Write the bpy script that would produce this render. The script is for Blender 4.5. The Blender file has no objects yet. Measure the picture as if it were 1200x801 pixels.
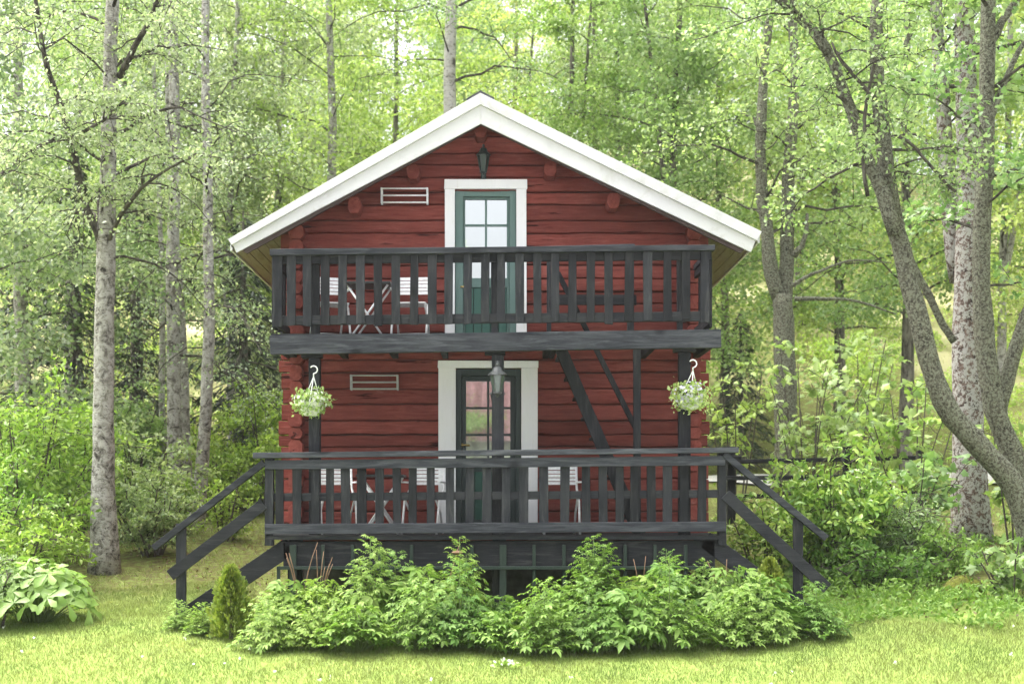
import bpy, math, random
import numpy as np
from mathutils import Vector, Matrix

random.seed(11)
SC = bpy.context.scene
COL = SC.collection
R_ = math.radians

# ------------------------------------------------------------------ calibration of the photograph
FPX, CX, HY, EYE = 1667.0, 581.0, 585.0, 1.37


def W(px, py, Y):
    return Vector(((px - CX) / FPX * Y, Y, EYE - (py - HY) / FPX * Y))


def XW(px, Y):
    return (px - CX) / FPX * Y


def ZW(py, Y):
    return EYE - (py - HY) / FPX * Y


GY = [-400, -30, 8, 12, 15.2, 16.5, 18, 20, 25, 29.3, 32.2, 36, 40, 60, 76, 90, 140, 400]
GZ = [-0.9, -0.9, -0.9, -0.62, -0.2, 0.0, 0.06, 0.3, 0.9, 1.5, 1.78, 2.6, 4.2, 13.2, 20.0, 21.5, 18.0, 10.0]


def gz_np(x, y):
    z = np.interp(y, GY, GZ)
    k = np.clip((y - 17.5) / 6.0, 0, 1)
    z = z + k * (0.10 * np.sin(x * 0.55 + y * 0.21) + 0.07 * np.sin(x * 1.3 - y * 0.8 + 1.0))
    z = z + np.clip((y - 34) / 20, 0, 1) * (0.9 * np.sin(x * 0.16 + 0.6) + 0.5 * np.sin(y * 0.3 + x * 0.3))
    z = z + np.clip((x - 3.0) / 5.0, 0, 1) * np.clip((y - 17.0) / 4.0, 0, 1) * 0.22 * np.clip((60 - y) / 30, 0, 1)
    z = z + 0.018 * np.sin(x * 2.1 + 0.7 * y) * np.sin(y * 1.7)
    return z


def gz(x, y):
    return float(gz_np(np.array([float(x)]), np.array([float(y)]))[0])


# ------------------------------------------------------------------ materials
def nmat(name):
    m = bpy.data.materials.new(name)
    m.use_nodes = True
    nt = m.node_tree
    for n in list(nt.nodes):
        nt.nodes.remove(n)
    out = nt.nodes.new('ShaderNodeOutputMaterial')
    return m, nt, out


def N(nt, t, **kw):
    n = nt.nodes.new(t)
    for k, v in kw.items():
        if k in n.inputs:
            n.inputs[k].default_value = v
        else:
            setattr(n, k, v)
    return n


def L(nt, a, b):
    nt.links.new(a, b)


def ramp(nt, fac, stops):
    r = nt.nodes.new('ShaderNodeValToRGB')
    el = r.color_ramp.elements
    while len(el) < len(stops):
        el.new(0.5)
    for e, (p, c) in zip(el, stops):
        e.position = p
        e.color = (c[0], c[1], c[2], 1.0)
    L(nt, fac, r.inputs[0])
    return r.outputs[0]


def coords(nt, scale=(1, 1, 1), kind='Object'):
    tc = nt.nodes.new('ShaderNodeTexCoord')
    mp = nt.nodes.new('ShaderNodeMapping')
    mp.inputs['Scale'].default_value = scale
    L(nt, tc.outputs[kind], mp.inputs['Vector'])
    return mp.outputs[0]


def noise(nt, vec, scale, detail=4, rough=0.55, dist=0.0):
    n = N(nt, 'ShaderNodeTexNoise', Scale=scale, Detail=detail, Roughness=rough, Distortion=dist)
    L(nt, vec, n.inputs['Vector'])
    return n.outputs['Fac']


def mixc(nt, fac, a, b, mode='MIX'):
    n = nt.nodes.new('ShaderNodeMix')
    n.data_type = 'RGBA'
    n.blend_type = mode
    for s, v in ((0, fac), (6, a), (7, b)):
        if hasattr(v, 'is_linked') or hasattr(v, 'links'):
            L(nt, v, n.inputs[s])
        else:
            n.inputs[s].default_value = v if s == 0 else (v[0], v[1], v[2], 1.0)
    return n.outputs[2]


def math_(nt, op, a, b=None):
    n = nt.nodes.new('ShaderNodeMath')
    n.operation = op
    for i, v in enumerate((a, b)):
        if v is None:
            continue
        if hasattr(v, 'links'):
            L(nt, v, n.inputs[i])
        else:
            n.inputs[i].default_value = v
    return n.outputs[0]


def finish(nt, out, color, rough=0.7, bump=None, bs=0.3, bd=0.01, spec=0.3, metal=0.0):
    b = N(nt, 'ShaderNodeBsdfPrincipled', Metallic=metal)
    b.inputs['Specular IOR Level'].default_value = spec
    if hasattr(color, 'links'):
        L(nt, color, b.inputs['Base Color'])
    else:
        b.inputs['Base Color'].default_value = (*color, 1)
    if hasattr(rough, 'links'):
        L(nt, rough, b.inputs['Roughness'])
    else:
        b.inputs['Roughness'].default_value = rough
    if bump is not None:
        bn = N(nt, 'ShaderNodeBump', Strength=bs, Distance=bd)
        L(nt, bump, bn.inputs['Height'])
        L(nt, bn.outputs[0], b.inputs['Normal'])
    L(nt, b.outputs[0], out.inputs[0])
    return b


def island(nt):
    g = nt.nodes.new('ShaderNodeNewGeometry')
    return g.outputs['Random Per Island']


def wood_paint(name, base, worn, grain, wear=0.55, rough=0.62, amount=1.0):
    """painted, weathered timber; grain = axis scales (small along the grain)"""
    m, nt, out = nmat(name)
    v = coords(nt, [g * 0.5 for g in grain])
    n1 = noise(nt, v, 4.5, 6, 0.7, 0.6)
    n2 = noise(nt, v, 14, 5, 0.7)
    v2 = coords(nt, (1, 1, 1))
    n3 = noise(nt, v2, 2.6, 5, 0.65)
    oi = nt.nodes.new('ShaderNodeObjectInfo')
    dk = 1 - 0.55 * amount
    c = ramp(nt, n1, [(0.30, [x * dk for x in base]), (0.45, base), (wear - 0.03, base), (min(wear + 0.13, 0.99), worn)])
    patch = ramp(nt, n3, [(0.42, (0, 0, 0)), (0.68, (1, 1, 1))])
    c2 = mixc(nt, math_(nt, 'MULTIPLY', patch, 0.6 * amount), c, [0.5 * (x + y) for x, y in zip(base, worn)])
    var = math_(nt, 'ADD', math_(nt, 'MULTIPLY', oi.outputs['Random'], 0.7 * amount), 1.0 - 0.35 * amount)
    hsv = nt.nodes.new('ShaderNodeHueSaturation')
    L(nt, c2, hsv.inputs['Color'])
    L(nt, var, hsv.inputs['Value'])
    vk = N(nt, 'ShaderNodeTexVoronoi', Scale=2.6, Randomness=1.0)
    L(nt, coords(nt, [0.55 + 0.05 * g for g in grain]), vk.inputs['Vector'])
    k = ramp(nt, math_(nt, 'ADD', vk.outputs['Distance'], math_(nt, 'MULTIPLY', n1, 0.12)), [(0.11, (1, 1, 1)), (0.2, (0, 0, 0))])
    c3 = mixc(nt, math_(nt, 'MULTIPLY', k, 0.75 * amount), hsv.outputs[0], [x * 0.25 for x in base])
    h = math_(nt, 'ADD', n2, math_(nt, 'MULTIPLY', n1, 0.6))
    finish(nt, out, c3, rough, h, 0.6, 0.008, 0.08 if amount > 0.2 else 0.25)
    return m


M = {}
DK, DKW = (0.021, 0.0225, 0.0255), (0.062, 0.062, 0.062)
M['dark_v'] = wood_paint('grey_black_paint_upright', DK, DKW, (9, 9, 0.9))
M['dark_h'] = wood_paint('grey_black_paint_level', DK, DKW, (0.9, 9, 9))
M['dark_y'] = wood_paint('grey_black_paint_deep', (0.022, 0.023, 0.026), (0.07, 0.07, 0.07), (9, 0.9, 9))
M['rail'] = wood_paint('grey_black_rail', (0.031, 0.0335, 0.039), (0.08, 0.083, 0.09), (0.8, 9, 9), 0.5)
M['white'] = wood_paint('white_paint', (0.57, 0.57, 0.55), (0.46, 0.455, 0.41), (1, 8, 1), 0.58, 0.5, 0.12)
M['trim'] = wood_paint('white_trim_paint', (0.84, 0.84, 0.82), (0.76, 0.75, 0.70), (8, 8, 1), 0.6, 0.5, 0.06)
M['cream'] = wood_paint('cream_soffit', (0.40, 0.37, 0.26), (0.30, 0.27, 0.18), (8, 0.8, 8), 0.5, 0.6, 0.3)
M['green'] = wood_paint('green_door_paint', (0.055, 0.135, 0.105), (0.07, 0.15, 0.12), (8, 8, 1), 0.6, 0.4, 0.1)
M['green_frame'] = wood_paint('grey_green_frame_paint', (0.125, 0.20, 0.175), (0.16, 0.23, 0.2), (8, 8, 1), 0.6, 0.4, 0.1)
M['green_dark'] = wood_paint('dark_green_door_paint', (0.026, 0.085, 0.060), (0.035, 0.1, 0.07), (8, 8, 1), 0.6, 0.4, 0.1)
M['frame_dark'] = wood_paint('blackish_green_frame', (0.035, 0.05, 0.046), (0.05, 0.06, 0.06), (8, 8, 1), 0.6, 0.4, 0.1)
M['trellis'] = wood_paint('green_bar_paint', (0.026, 0.042, 0.031), (0.05, 0.06, 0.05), (8, 8, 1), 0.6, 0.5, 0.2)


def red_logs(name, grain):
    m, nt, out = nmat(name)
    g2 = [0.35 + (g - 0.55) * 0.55 if g > 1 else 0.45 for g in grain]
    n1 = noise(nt, coords(nt, g2), 5, 7, 0.72, 0.5)
    n2 = noise(nt, coords(nt, grain), 9, 5, 0.75)
    n3 = noise(nt, coords(nt), 1.1, 6, 0.65)
    c = ramp(nt, n1, [(0.28, (0.10, 0.022, 0.016)), (0.42, (0.19, 0.047, 0.037)), (0.58, (0.24, 0.066, 0.052)), (0.75, (0.31, 0.125, 0.10))])
    c = mixc(nt, math_(nt, 'MULTIPLY', ramp(nt, n3, [(0.46, (0, 0, 0)), (0.66, (1, 1, 1))]), 0.55), c, (0.15, 0.044, 0.036))
    c = mixc(nt, math_(nt, 'MULTIPLY', ramp(nt, n3, [(0.30, (1, 1, 1)), (0.42, (0, 0, 0))]), 0.4), c, (0.32, 0.115, 0.09))
    crack = ramp(nt, noise(nt, coords(nt, [g * 0.75 for g in grain]), 2.4, 4, 0.6, 0.15), [(0.315, (1, 1, 1)), (0.34, (0, 0, 0))])
    fine = ramp(nt, n2, [(0.30, (1, 1, 1)), (0.40, (0, 0, 0))])
    c = mixc(nt, math_(nt, 'MULTIPLY', fine, 0.5), c, (0.06, 0.014, 0.011))
    c = mixc(nt, math_(nt, 'MULTIPLY', crack, 0.85), c, (0.02, 0.006, 0.005))
    vk = N(nt, 'ShaderNodeTexVoronoi', Scale=1.7, Randomness=1.0)
    L(nt, coords(nt, [1.3 if g > 1 else 1.0 for g in grain]), vk.inputs['Vector'])
    k = ramp(nt, vk.outputs['Distance'], [(0.03, (1, 1, 1)), (0.06, (0, 0, 0))])
    c = mixc(nt, math_(nt, 'MULTIPLY', k, 0.7), c, (0.06, 0.016, 0.013))
    hsv = nt.nodes.new('ShaderNodeHueSaturation')
    L(nt, c, hsv.inputs['Color'])
    L(nt, math_(nt, 'ADD', math_(nt, 'MULTIPLY', island(nt), 0.4), 0.82), hsv.inputs['Value'])
    h = math_(nt, 'SUBTRACT', math_(nt, 'ADD', math_(nt, 'MULTIPLY', n2, 0.7), n1), crack)
    finish(nt, out, hsv.outputs[0], 0.85, h, 0.9, 0.014, 0.08)
    return m


M['red'] = red_logs('red_oxide_log', (0.55, 9, 9))
M['red_side'] = red_logs('red_oxide_log_side', (9, 0.55, 9))
M['red_end'] = red_logs('red_oxide_log_end', (4, 4, 4))


def plain(name, col, rough=0.5, spec=0.4, metal=0.0, var=0.12, scale=30):
    m, nt, out = nmat(name)
    n1 = noise(nt, coords(nt), scale, 4, 0.6)
    c = ramp(nt, n1, [(0.3, [x * (1 - var) for x in col]), (0.7, [min(1, x * (1 + var)) for x in col])])
    finish(nt, out, c, rough, n1, 0.08, 0.002, spec, metal)
    return m


M['roof_sheet'] = plain('dark_metal_roof', (0.06, 0.06, 0.065), 0.5)
M['shade_board'] = plain('dark_brown_board', (0.05, 0.032, 0.026), 0.7)
M['white_metal'] = plain('white_enamel', (0.78, 0.78, 0.77), 0.4)
M['rack_grey'] = plain('dull_grey_metal', (0.36, 0.36, 0.34), 0.5)
M['white_plastic'] = plain('white_plastic', (0.75, 0.76, 0.72), 0.35)
M['lantern'] = plain('dark_green_iron', (0.022, 0.035, 0.032), 0.35, 0.5)
M['lantern_grey'] = plain('weathered_grey_iron', (0.055, 0.06, 0.058), 0.4, 0.5)
M['table_top'] = plain('dark_table_top', (0.03, 0.035, 0.033), 0.4)
M['red_cloth'] = plain('red_enamel', (0.42, 0.06, 0.035), 0.5)
M['brass'] = plain('brass', (0.65, 0.47, 0.18), 0.3, 0.5, 1.0)
M['stone'] = plain('foundation_stone', (0.12, 0.115, 0.11), 0.9, 0.2, 0, 0.5, 5)
M['black'] = plain('unlit_room_black', (0.012, 0.012, 0.012), 0.9)
M['pink_tile'] = plain('pink_clay_tile', (0.34, 0.225, 0.225), 0.8, 0.2, 0, 0.4, 8)
M['pale_wall'] = plain('pale_wall', (0.40, 0.42, 0.36), 0.8, 0.2, 0, 0.5, 3)


def glass(name, k, rough=0.02, tint=(0.02, 0.025, 0.025)):
    m, nt, out = nmat(name)
    d = N(nt, 'ShaderNodeBsdfDiffuse')
    d.inputs['Color'].default_value = (*tint, 1)
    g = N(nt, 'ShaderNodeBsdfGlossy', Roughness=rough)
    g.inputs['Color'].default_value = (0.95, 0.97, 0.96, 1)
    nz = noise(nt, coords(nt), 2.5, 2, 0.4)
    b = N(nt, 'ShaderNodeBump', Strength=0.05, Distance=0.004)
    L(nt, nz, b.inputs['Height'])
    L(nt, b.outputs[0], g.inputs['Normal'])
    mx = N(nt, 'ShaderNodeMixShader', Fac=k)
    L(nt, d.outputs[0], mx.inputs[1])
    L(nt, g.outputs[0], mx.inputs[2])
    L(nt, mx.outputs[0], out.inputs[0])
    return m


M['glass'] = glass('window_glass', 0.72)
M['glass_low'] = glass('door_glass_low', 0.5)
M['lamp_glass_dark'] = glass('dark_lantern_glass', 0.06, 0.15, (0.03, 0.045, 0.038))
M['lamp_glass'] = glass('lantern_glass', 0.08, 0.15, (0.07, 0.095, 0.08))


def leafmat(name, dark, mid, light, trans=0.48, spec=0.45, rough=0.4, tint=(1.05, 1.1, 0.72), objvar=0.25):
    m, nt, out = nmat(name)
    r = island(nt)
    c = ramp(nt, r, [(0.0, dark), (0.45, mid), (0.9, light)])
    oi = nt.nodes.new('ShaderNodeObjectInfo')
    hsv = nt.nodes.new('ShaderNodeHueSaturation')
    L(nt, c, hsv.inputs['Color'])
    L(nt, math_(nt, 'ADD', math_(nt, 'MULTIPLY', oi.outputs['Random'], objvar), 1.0 - objvar * 0.5), hsv.inputs['Value'])
    L(nt, math_(nt, 'ADD', math_(nt, 'MULTIPLY', oi.outputs['Random'], -0.035), 0.515), hsv.inputs['Hue'])
    b = N(nt, 'ShaderNodeBsdfPrincipled', Roughness=rough)
    b.inputs['Specular IOR Level'].default_value = spec
    L(nt, hsv.outputs[0], b.inputs['Base Color'])
    t = N(nt, 'ShaderNodeBsdfTranslucent')
    tc = mixc(nt, 1.0, hsv.outputs[0], tint, 'MULTIPLY')
    L(nt, tc, t.inputs['Color'])
    mx = N(nt, 'ShaderNodeMixShader', Fac=trans)
    L(nt, b.outputs[0], mx.inputs[1])
    L(nt, t.outputs[0], mx.inputs[2])
    L(nt, mx.outputs[0], out.inputs[0])
    return m


M['leaf_birch'] = leafmat('birch_leaf', (0.167, 0.242, 0.115), (0.278, 0.361, 0.179), (0.458, 0.518, 0.358))
M['leaf_lime'] = leafmat('lime_leaf', (0.208, 0.312, 0.076), (0.330, 0.449, 0.105), (0.489, 0.576, 0.230))
M['leaf_mid'] = leafmat('mid_leaf', (0.137, 0.226, 0.086), (0.248, 0.352, 0.129), (0.399, 0.491, 0.259))
M['leaf_maple'] = leafmat('maple_leaf', (0.160, 0.270, 0.086), (0.244, 0.370, 0.115), (0.391, 0.503, 0.249))
M['leaf_dark'] = leafmat('dark_leaf', (0.03, 0.06, 0.018), (0.055, 0.095, 0.03), (0.09, 0.14, 0.05), 0.3)
M['needle'] = leafmat('spruce_needle', (0.018, 0.032, 0.016), (0.03, 0.05, 0.022), (0.055, 0.08, 0.035), 0.15)
M['leaf_shrub'] = leafmat('shrub_leaf', (0.163, 0.275, 0.041), (0.268, 0.423, 0.068), (0.419, 0.552, 0.139))
M['leaf_bed'] = leafmat('bed_leaf', (0.121, 0.223, 0.042), (0.190, 0.319, 0.057), (0.288, 0.414, 0.114), 0.4, 0.25, 0.5, objvar=0.35)
M['leaf_big'] = leafmat('broad_leaf', (0.161, 0.282, 0.053), (0.226, 0.367, 0.075), (0.298, 0.444, 0.120), 0.35)
M['leaf_rhodo'] = leafmat('leathery_leaf', (0.187, 0.317, 0.062), (0.323, 0.494, 0.086), (0.545, 0.670, 0.155), 0.25, 0.5, 0.35)
M['leaf_thuja'] = leafmat('thuja_spray', (0.122, 0.190, 0.030), (0.207, 0.284, 0.040), (0.317, 0.379, 0.070), 0.3)
M['leaf_basket'] = leafmat('basket_leaf', (0.218, 0.333, 0.083), (0.369, 0.487, 0.138), (0.573, 0.666, 0.275), 0.35)
M['leaf_orange'] = leafmat('orange_leaf', (0.4, 0.14, 0.04), (0.5, 0.2, 0.06), (0.55, 0.28, 0.1), 0.35)
M['petal'] = leafmat('white_petal', (0.72, 0.72, 0.66), (0.8, 0.8, 0.76), (0.85, 0.84, 0.82), 0.3, tint=(1, 1, 0.95), objvar=0.02)
M['petal_lilac'] = leafmat('lilac_petal', (0.45, 0.40, 0.58), (0.62, 0.58, 0.68), (0.78, 0.75, 0.78), 0.3, tint=(1, 1, 1), objvar=0.02)
M['litter'] = leafmat('dry_leaf', (0.10, 0.06, 0.03), (0.2, 0.13, 0.07), (0.33, 0.24, 0.14), 0.15, tint=(1, 0.9, 0.7))
M['grass'] = leafmat('grass_blade', (0.127, 0.162, 0.040), (0.182, 0.220, 0.060), (0.242, 0.280, 0.102), 0.4, 0.3, 0.5, objvar=0.0)
def lawn_patches(m):
    nt = m.node_tree
    hsv = [n for n in nt.nodes if n.type == 'HUE_SAT'][0]
    src = hsv.inputs['Color'].links[0].from_socket
    n1 = noise(nt, coords(nt), 0.9, 5, 0.65)
    f = ramp(nt, n1, [(0.40, (1, 1, 1)), (0.52, (0, 0, 0))])
    c = mixc(nt, math_(nt, 'MULTIPLY', f, 0.85), src, (0.13, 0.20, 0.05))
    n2 = noise(nt, coords(nt, (1.3, 1.0, 1.0)), 1.7, 4, 0.6)
    g = ramp(nt, n2, [(0.60, (0, 0, 0)), (0.72, (1, 1, 1))])
    c = mixc(nt, math_(nt, 'MULTIPLY', g, 0.6), c, (0.48, 0.50, 0.17))
    L(nt, c, hsv.inputs['Color'])


lawn_patches(M['grass'])
M['grass_wild'] = leafmat('wild_grass_blade', (0.136, 0.204, 0.045), (0.216, 0.306, 0.063), (0.320, 0.391, 0.126), 0.4, objvar=0.0)
M['stem'] = plain('green_stem', (0.14, 0.2, 0.06), 0.6)
M['dry_stem'] = plain('dry_brown_stem', (0.2, 0.12, 0.07), 0.8)
M['twig'] = plain('dark_twig', (0.07, 0.058, 0.045), 0.85)


def bark(name, light, mid, dark, scale=5.0, stretch=0.35, thr=0.5, lichen=None, horiz=False, lthr=0.5):
    m, nt, out = nmat(name)
    n1 = noise(nt, coords(nt, (1, 1, stretch)), scale, 7, 0.72, 0.6)
    n2 = noise(nt, coords(nt, (1, 1, 2.2) if horiz else (1.6, 1.6, 0.45)), scale * 2.6, 5, 0.7, 0.3)
    c = ramp(nt, n1, [(thr - 0.12, dark), (thr - 0.03, mid), (thr + 0.09, light)])
    f = ramp(nt, n2, [(0.36, (1, 1, 1)), (0.44, (0, 0, 0))])
    c = mixc(nt, math_(nt, 'MULTIPLY', f, 0.85), c, dark)
    if lichen:
        n4 = noise(nt, coords(nt), scale * 1.5, 6, 0.75, 0.4)
        lf = ramp(nt, n4, [(lthr, (0, 0, 0)), (lthr + 0.05, (1, 1, 1))])
        c = mixc(nt, math_(nt, 'MULTIPLY', lf, 0.9), c, lichen)
    h = math_(nt, 'ADD', n2, n1)
    finish(nt, out, c, 0.9, h, 1.0, 0.05, 0.15)
    return m


M['bark_birch'] = bark('birch_bark', (0.54, 0.52, 0.47), (0.30, 0.28, 0.24), (0.045, 0.04, 0.034), 8, 0.9, 0.48, None, True)
M['bark_pale'] = bark('pale_birch_bark', (0.50, 0.48, 0.44), (0.36, 0.34, 0.30), (0.09, 0.08, 0.07), 4, 1.2, 0.45, None, True)
M['bark_grey'] = bark('grey_bark', (0.238, 0.224, 0.182), (0.140, 0.126, 0.105), (0.042, 0.036, 0.031), 6, 0.3, 0.5)
M['bark_lichen'] = bark('lichen_bark', (0.16, 0.15, 0.11), (0.11, 0.10, 0.075), (0.04, 0.036, 0.028), 20, 0.6, 0.5, (0.28, 0.29, 0.21), False, 0.48)
M['bark_maple'] = bark('maple_bark', (0.20, 0.14, 0.115), (0.12, 0.08, 0.065), (0.03, 0.022, 0.02), 11, 0.6, 0.5, (0.47, 0.46, 0.42), False, 0.46)
M['bark_limb'] = bark('dark_limb_bark', (0.13, 0.118, 0.095), (0.085, 0.075, 0.06), (0.03, 0.026, 0.022), 7, 0.5, 0.5)

# ------------------------------------------------------------------ mesh building
class MB:
    def __init__(s):
        s.v, s.f = [], []

    def add(s, vs, fs):
        o = len(s.v)
        s.v += [tuple(p) for p in vs]
        s.f += [tuple(i + o for i in f) for f in fs]
        return s

    def box(s, x0, x1, y0, y1, z0, z1, j=0.0):
        r = (lambda: random.uniform(-j, j)) if j else (lambda: 0.0)
        vs = [(x + r(), y + r() * 0.3, z + r()) for x in (x0, x1) for y in (y0, y1) for z in (z0, z1)]
        return s.add(vs, [(0, 1, 3, 2), (4, 6, 7, 5), (0, 4, 5, 1), (2, 3, 7, 6), (0, 2, 6, 4), (1, 5, 7, 3)])

    def prism(s, poly, y0, y1):
        """poly of (x, z) counter-clockwise seen from -Y; extruded y0 -> y1"""
        n = len(poly)
        vs = [(x, y0, z) for x, z in poly] + [(x, y1, z) for x, z in poly]
        fs = [tuple(range(n)), tuple(range(2 * n - 1, n - 1, -1))]
        fs += [(i, i + n, (i + 1) % n + n, (i + 1) % n) for i in range(n)]
        return s.add(vs, fs)

    def beam(s, a, b, w, h, up=(0, 0, 1)):
        a, b = Vector(a), Vector(b)
        d = (b - a).normalized()
        u = Vector(up)
        sd = d.cross(u)
        if sd.length < 1e-4:
            sd = d.cross(Vector((0, 1, 0)))
        sd.normalize()
        u = sd.cross(d)
        vs = []
        for p in (a, b):
            for i, k in ((-1, -1), (1, -1), (1, 1), (-1, 1)):
                vs.append(p + sd * (i * w / 2) + u * (k * h / 2))
        return s.add(vs, [(0, 1, 2, 3), (7, 6, 5, 4), (0, 4, 5, 1), (1, 5, 6, 2), (2, 6, 7, 3), (3, 7, 4, 0)])

    def tube(s, pts, rad, n=8, cap=True):
        pts = [Vector(p) for p in pts]
        if not hasattr(rad, '__len__'):
            rad = [rad] * len(pts)
        vs, fs = [], []
        prev = None
        for i, p in enumerate(pts):
            d = (pts[min(i + 1, len(pts) - 1)] - pts[max(i - 1, 0)])
            d = d.normalized() if d.length > 1e-9 else Vector((0, 0, 1))
            ref = prev if prev is not None else (Vector((1, 0, 0)) if abs(d.x) < 0.9 else Vector((0, 1, 0)))
            a = (ref - d * ref.dot(d)).normalized()
            prev = a
            b = d.cross(a)
            for k in range(n):
                t = 2 * math.pi * k / n
                vs.append(p + a * (math.cos(t) * rad[i]) + b * (math.sin(t) * rad[i]))
        for i in range(len(pts) - 1):
            for k in range(n):
                k2 = (k + 1) % n
                fs.append((i * n + k, i * n + k2, (i + 1) * n + k2, (i + 1) * n + k))
        if cap:
            fs.append(tuple(range(n - 1, -1, -1)))
            fs.append(tuple(range((len(pts) - 1) * n, len(pts) * n)))
        return s.add(vs, fs)

    def lathe(s, prof, c=(0, 0, 0), n=16):
        c = Vector(c)
        vs, fs = [], []
        for r, z in prof:
            for k in range(n):
                t = 2 * math.pi * k / n
                vs.append((c.x + r * math.cos(t), c.y + r * math.sin(t), c.z + z))
        for i in range(len(prof) - 1):
            for k in range(n):
                k2 = (k + 1) % n
                fs.append((i * n + k, i * n + k2, (i + 1) * n + k2, (i + 1) * n + k))
        fs.append(tuple(range(n - 1, -1, -1)))
        fs.append(tuple(range((len(prof) - 1) * n, len(prof) * n)))
        return s.add(vs, fs)

    # --- measured on the photograph, given a real depth
    def pbox(s, px0, px1, py0, py1, Y0, Y1, j=0.0):
        return s.box(XW(px0, Y0), XW(px1, Y0), Y0, Y1, ZW(py1, Y0), ZW(py0, Y0), j)

    def pquad(s, pts, Y0, Y1):
        q = [(XW(a, Y0), ZW(b, Y0)) for a, b in pts]
        ar = sum(q[i][0] * q[(i + 1) % len(q)][1] - q[(i + 1) % len(q)][0] * q[i][1] for i in range(len(q)))
        if ar < 0:
            q = q[::-1]
        return s.prism(q, Y0, Y1)

    def pbar(s, a, b, th, Y0, Y1):
        d = Vector((b[0] - a[0], b[1] - a[1])).normalized()
        n = Vector((-d.y, d.x)) * th / 2
        return s.pquad([(a[0] + n.x, a[1] + n.y), (b[0] + n.x, b[1] + n.y), (b[0] - n.x, b[1] - n.y), (a[0] - n.x, a[1] - n.y)], Y0, Y1)


ORIGIN = {}


def root_of(o):
    while o.parent:
        o = o.parent
    return o


def mesh_from(name, v, f):
    me = bpy.data.meshes.new(name)
    me.from_pydata(v, [], f)
    me.update()
    return me


def tag(o, label=None, cat=None, group=None, kind=None):
    if label:
        o['label'] = label
    if cat:
        o['category'] = cat
    if group:
        o['group'] = group
    if kind:
        o['kind'] = kind
    return o


def thing(name, loc, label, cat, group=None):
    """Empty at the base of a thing; the thing's meshes are built in world coordinates"""
    o = bpy.data.objects.new(name, None)
    o.empty_display_size = 0.2
    COL.objects.link(o)
    o.location = loc
    ORIGIN[o.name] = Vector(loc)
    return tag(o, label, cat, group)


def link_mesh(name, me, mat, parent=None, label=None):
    o = bpy.data.objects.new(name, me)
    COL.objects.link(o)
    if mat is not None and not me.materials:
        me.materials.append(mat)
    elif mat is not None:
        o.material_slots[0].link = 'OBJECT'
        o.material_slots[0].material = mat
    if parent is not None:
        o.parent = parent
    if label:
        o['label'] = label
    return o


def part(name, mb, mat, parent=None, bevel=0.0, smooth=False, label=None):
    off = Vector((0, 0, 0))
    if parent is not None:
        off = ORIGIN.get(root_of(parent).name, off)
    v = [(p[0] - off.x, p[1] - off.y, p[2] - off.z) for p in mb.v]
    me = mesh_from(name, v, mb.f)
    if smooth:
        me.polygons.foreach_set('use_smooth', [True] * len(me.polygons))
    o = link_mesh(name, me, mat, parent, label)
    if bevel:
        b = o.modifiers.new('Bevel', 'BEVEL')
        b.width = bevel
        b.segments = 2
        b.limit_method = 'ANGLE'
    return o


def dup(o, parent=None):
    c = o.copy()
    COL.objects.link(c)
    if parent is not None:
        c.parent = parent
    for ch in o.children:
        dup(ch, c)
    return c


# ------------------------------------------------------------------ leaves (vectorised)
def tmpl(kind):
    if kind == 'quad':
        return np.array([(0, 0, 0), (0.42, -0.32, 0.05), (1, 0, -0.06), (0.42, 0.32, 0.05)]), [(0, 1, 2, 3)]
    if kind == 'round':
        return np.array([(0, 0, 0), (0.25, -0.36, 0.05), (0.7, -0.34, 0.05), (1, 0, -0.08), (0.7, 0.34, 0.05), (0.25, 0.36, 0.05)]), [(0, 1, 2, 3), (0, 3, 4, 5)]
    if kind == 'lens':
        v = [(0, 0, 0), (0.33, 0.19, 0.05), (0.33, 0, 0.0), (0.33, -0.19, 0.05), (0.70, 0.15, 0.0), (0.70, 0, -0.05), (0.70, -0.15, 0.0), (1, 0, -0.18)]
        return np.array(v), [(0, 3, 2), (0, 2, 1), (3, 6, 5, 2), (2, 5, 4, 1), (6, 7, 5), (5, 7, 4)]
    if kind == 'obov':
        v = [(0, 0, 0), (0.45, 0.14, 0.04), (0.45, 0, 0.0), (0.45, -0.14, 0.04), (0.8, 0.25, 0.0), (0.8, 0, -0.05), (0.8, -0.25, 0.0), (1, 0.06, -0.15), (1, -0.06, -0.15)]
        return np.array(v), [(0, 3, 2), (0, 2, 1), (3, 6, 5, 2), (2, 5, 4, 1), (6, 8, 7, 5), (5, 7, 4)]
    if kind == 'maple':
        o = [(0.0, 0.0), (-0.05, -0.30), (0.22, -0.28), (0.33, -0.52), (0.48, -0.22), (0.62, -0.24), (1.0, 0.0), (0.62, 0.24), (0.48, 0.22), (0.33, 0.52), (0.22, 0.28), (-0.05, 0.30)]
        v = [(x, y, -0.25 * (x * x * 0.5 + y * y)) for x, y in o] + [(0.35, 0, 0.04)]
        return np.array(v), [(i, (i + 1) % 12, 12) for i in range(12)]
    if kind == 'blade':
        return np.array([(0, -0.06, 0), (0, 0.06, 0), (1, 0, 0.12)]), [(0, 1, 2)]
    if kind == 'needle':
        return np.array([(0, -0.07, 0), (0.5, -0.1, 0.02), (1, 0, -0.05), (0.5, 0.1, 0.02)]), [(0, 1, 2, 3)]


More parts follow.
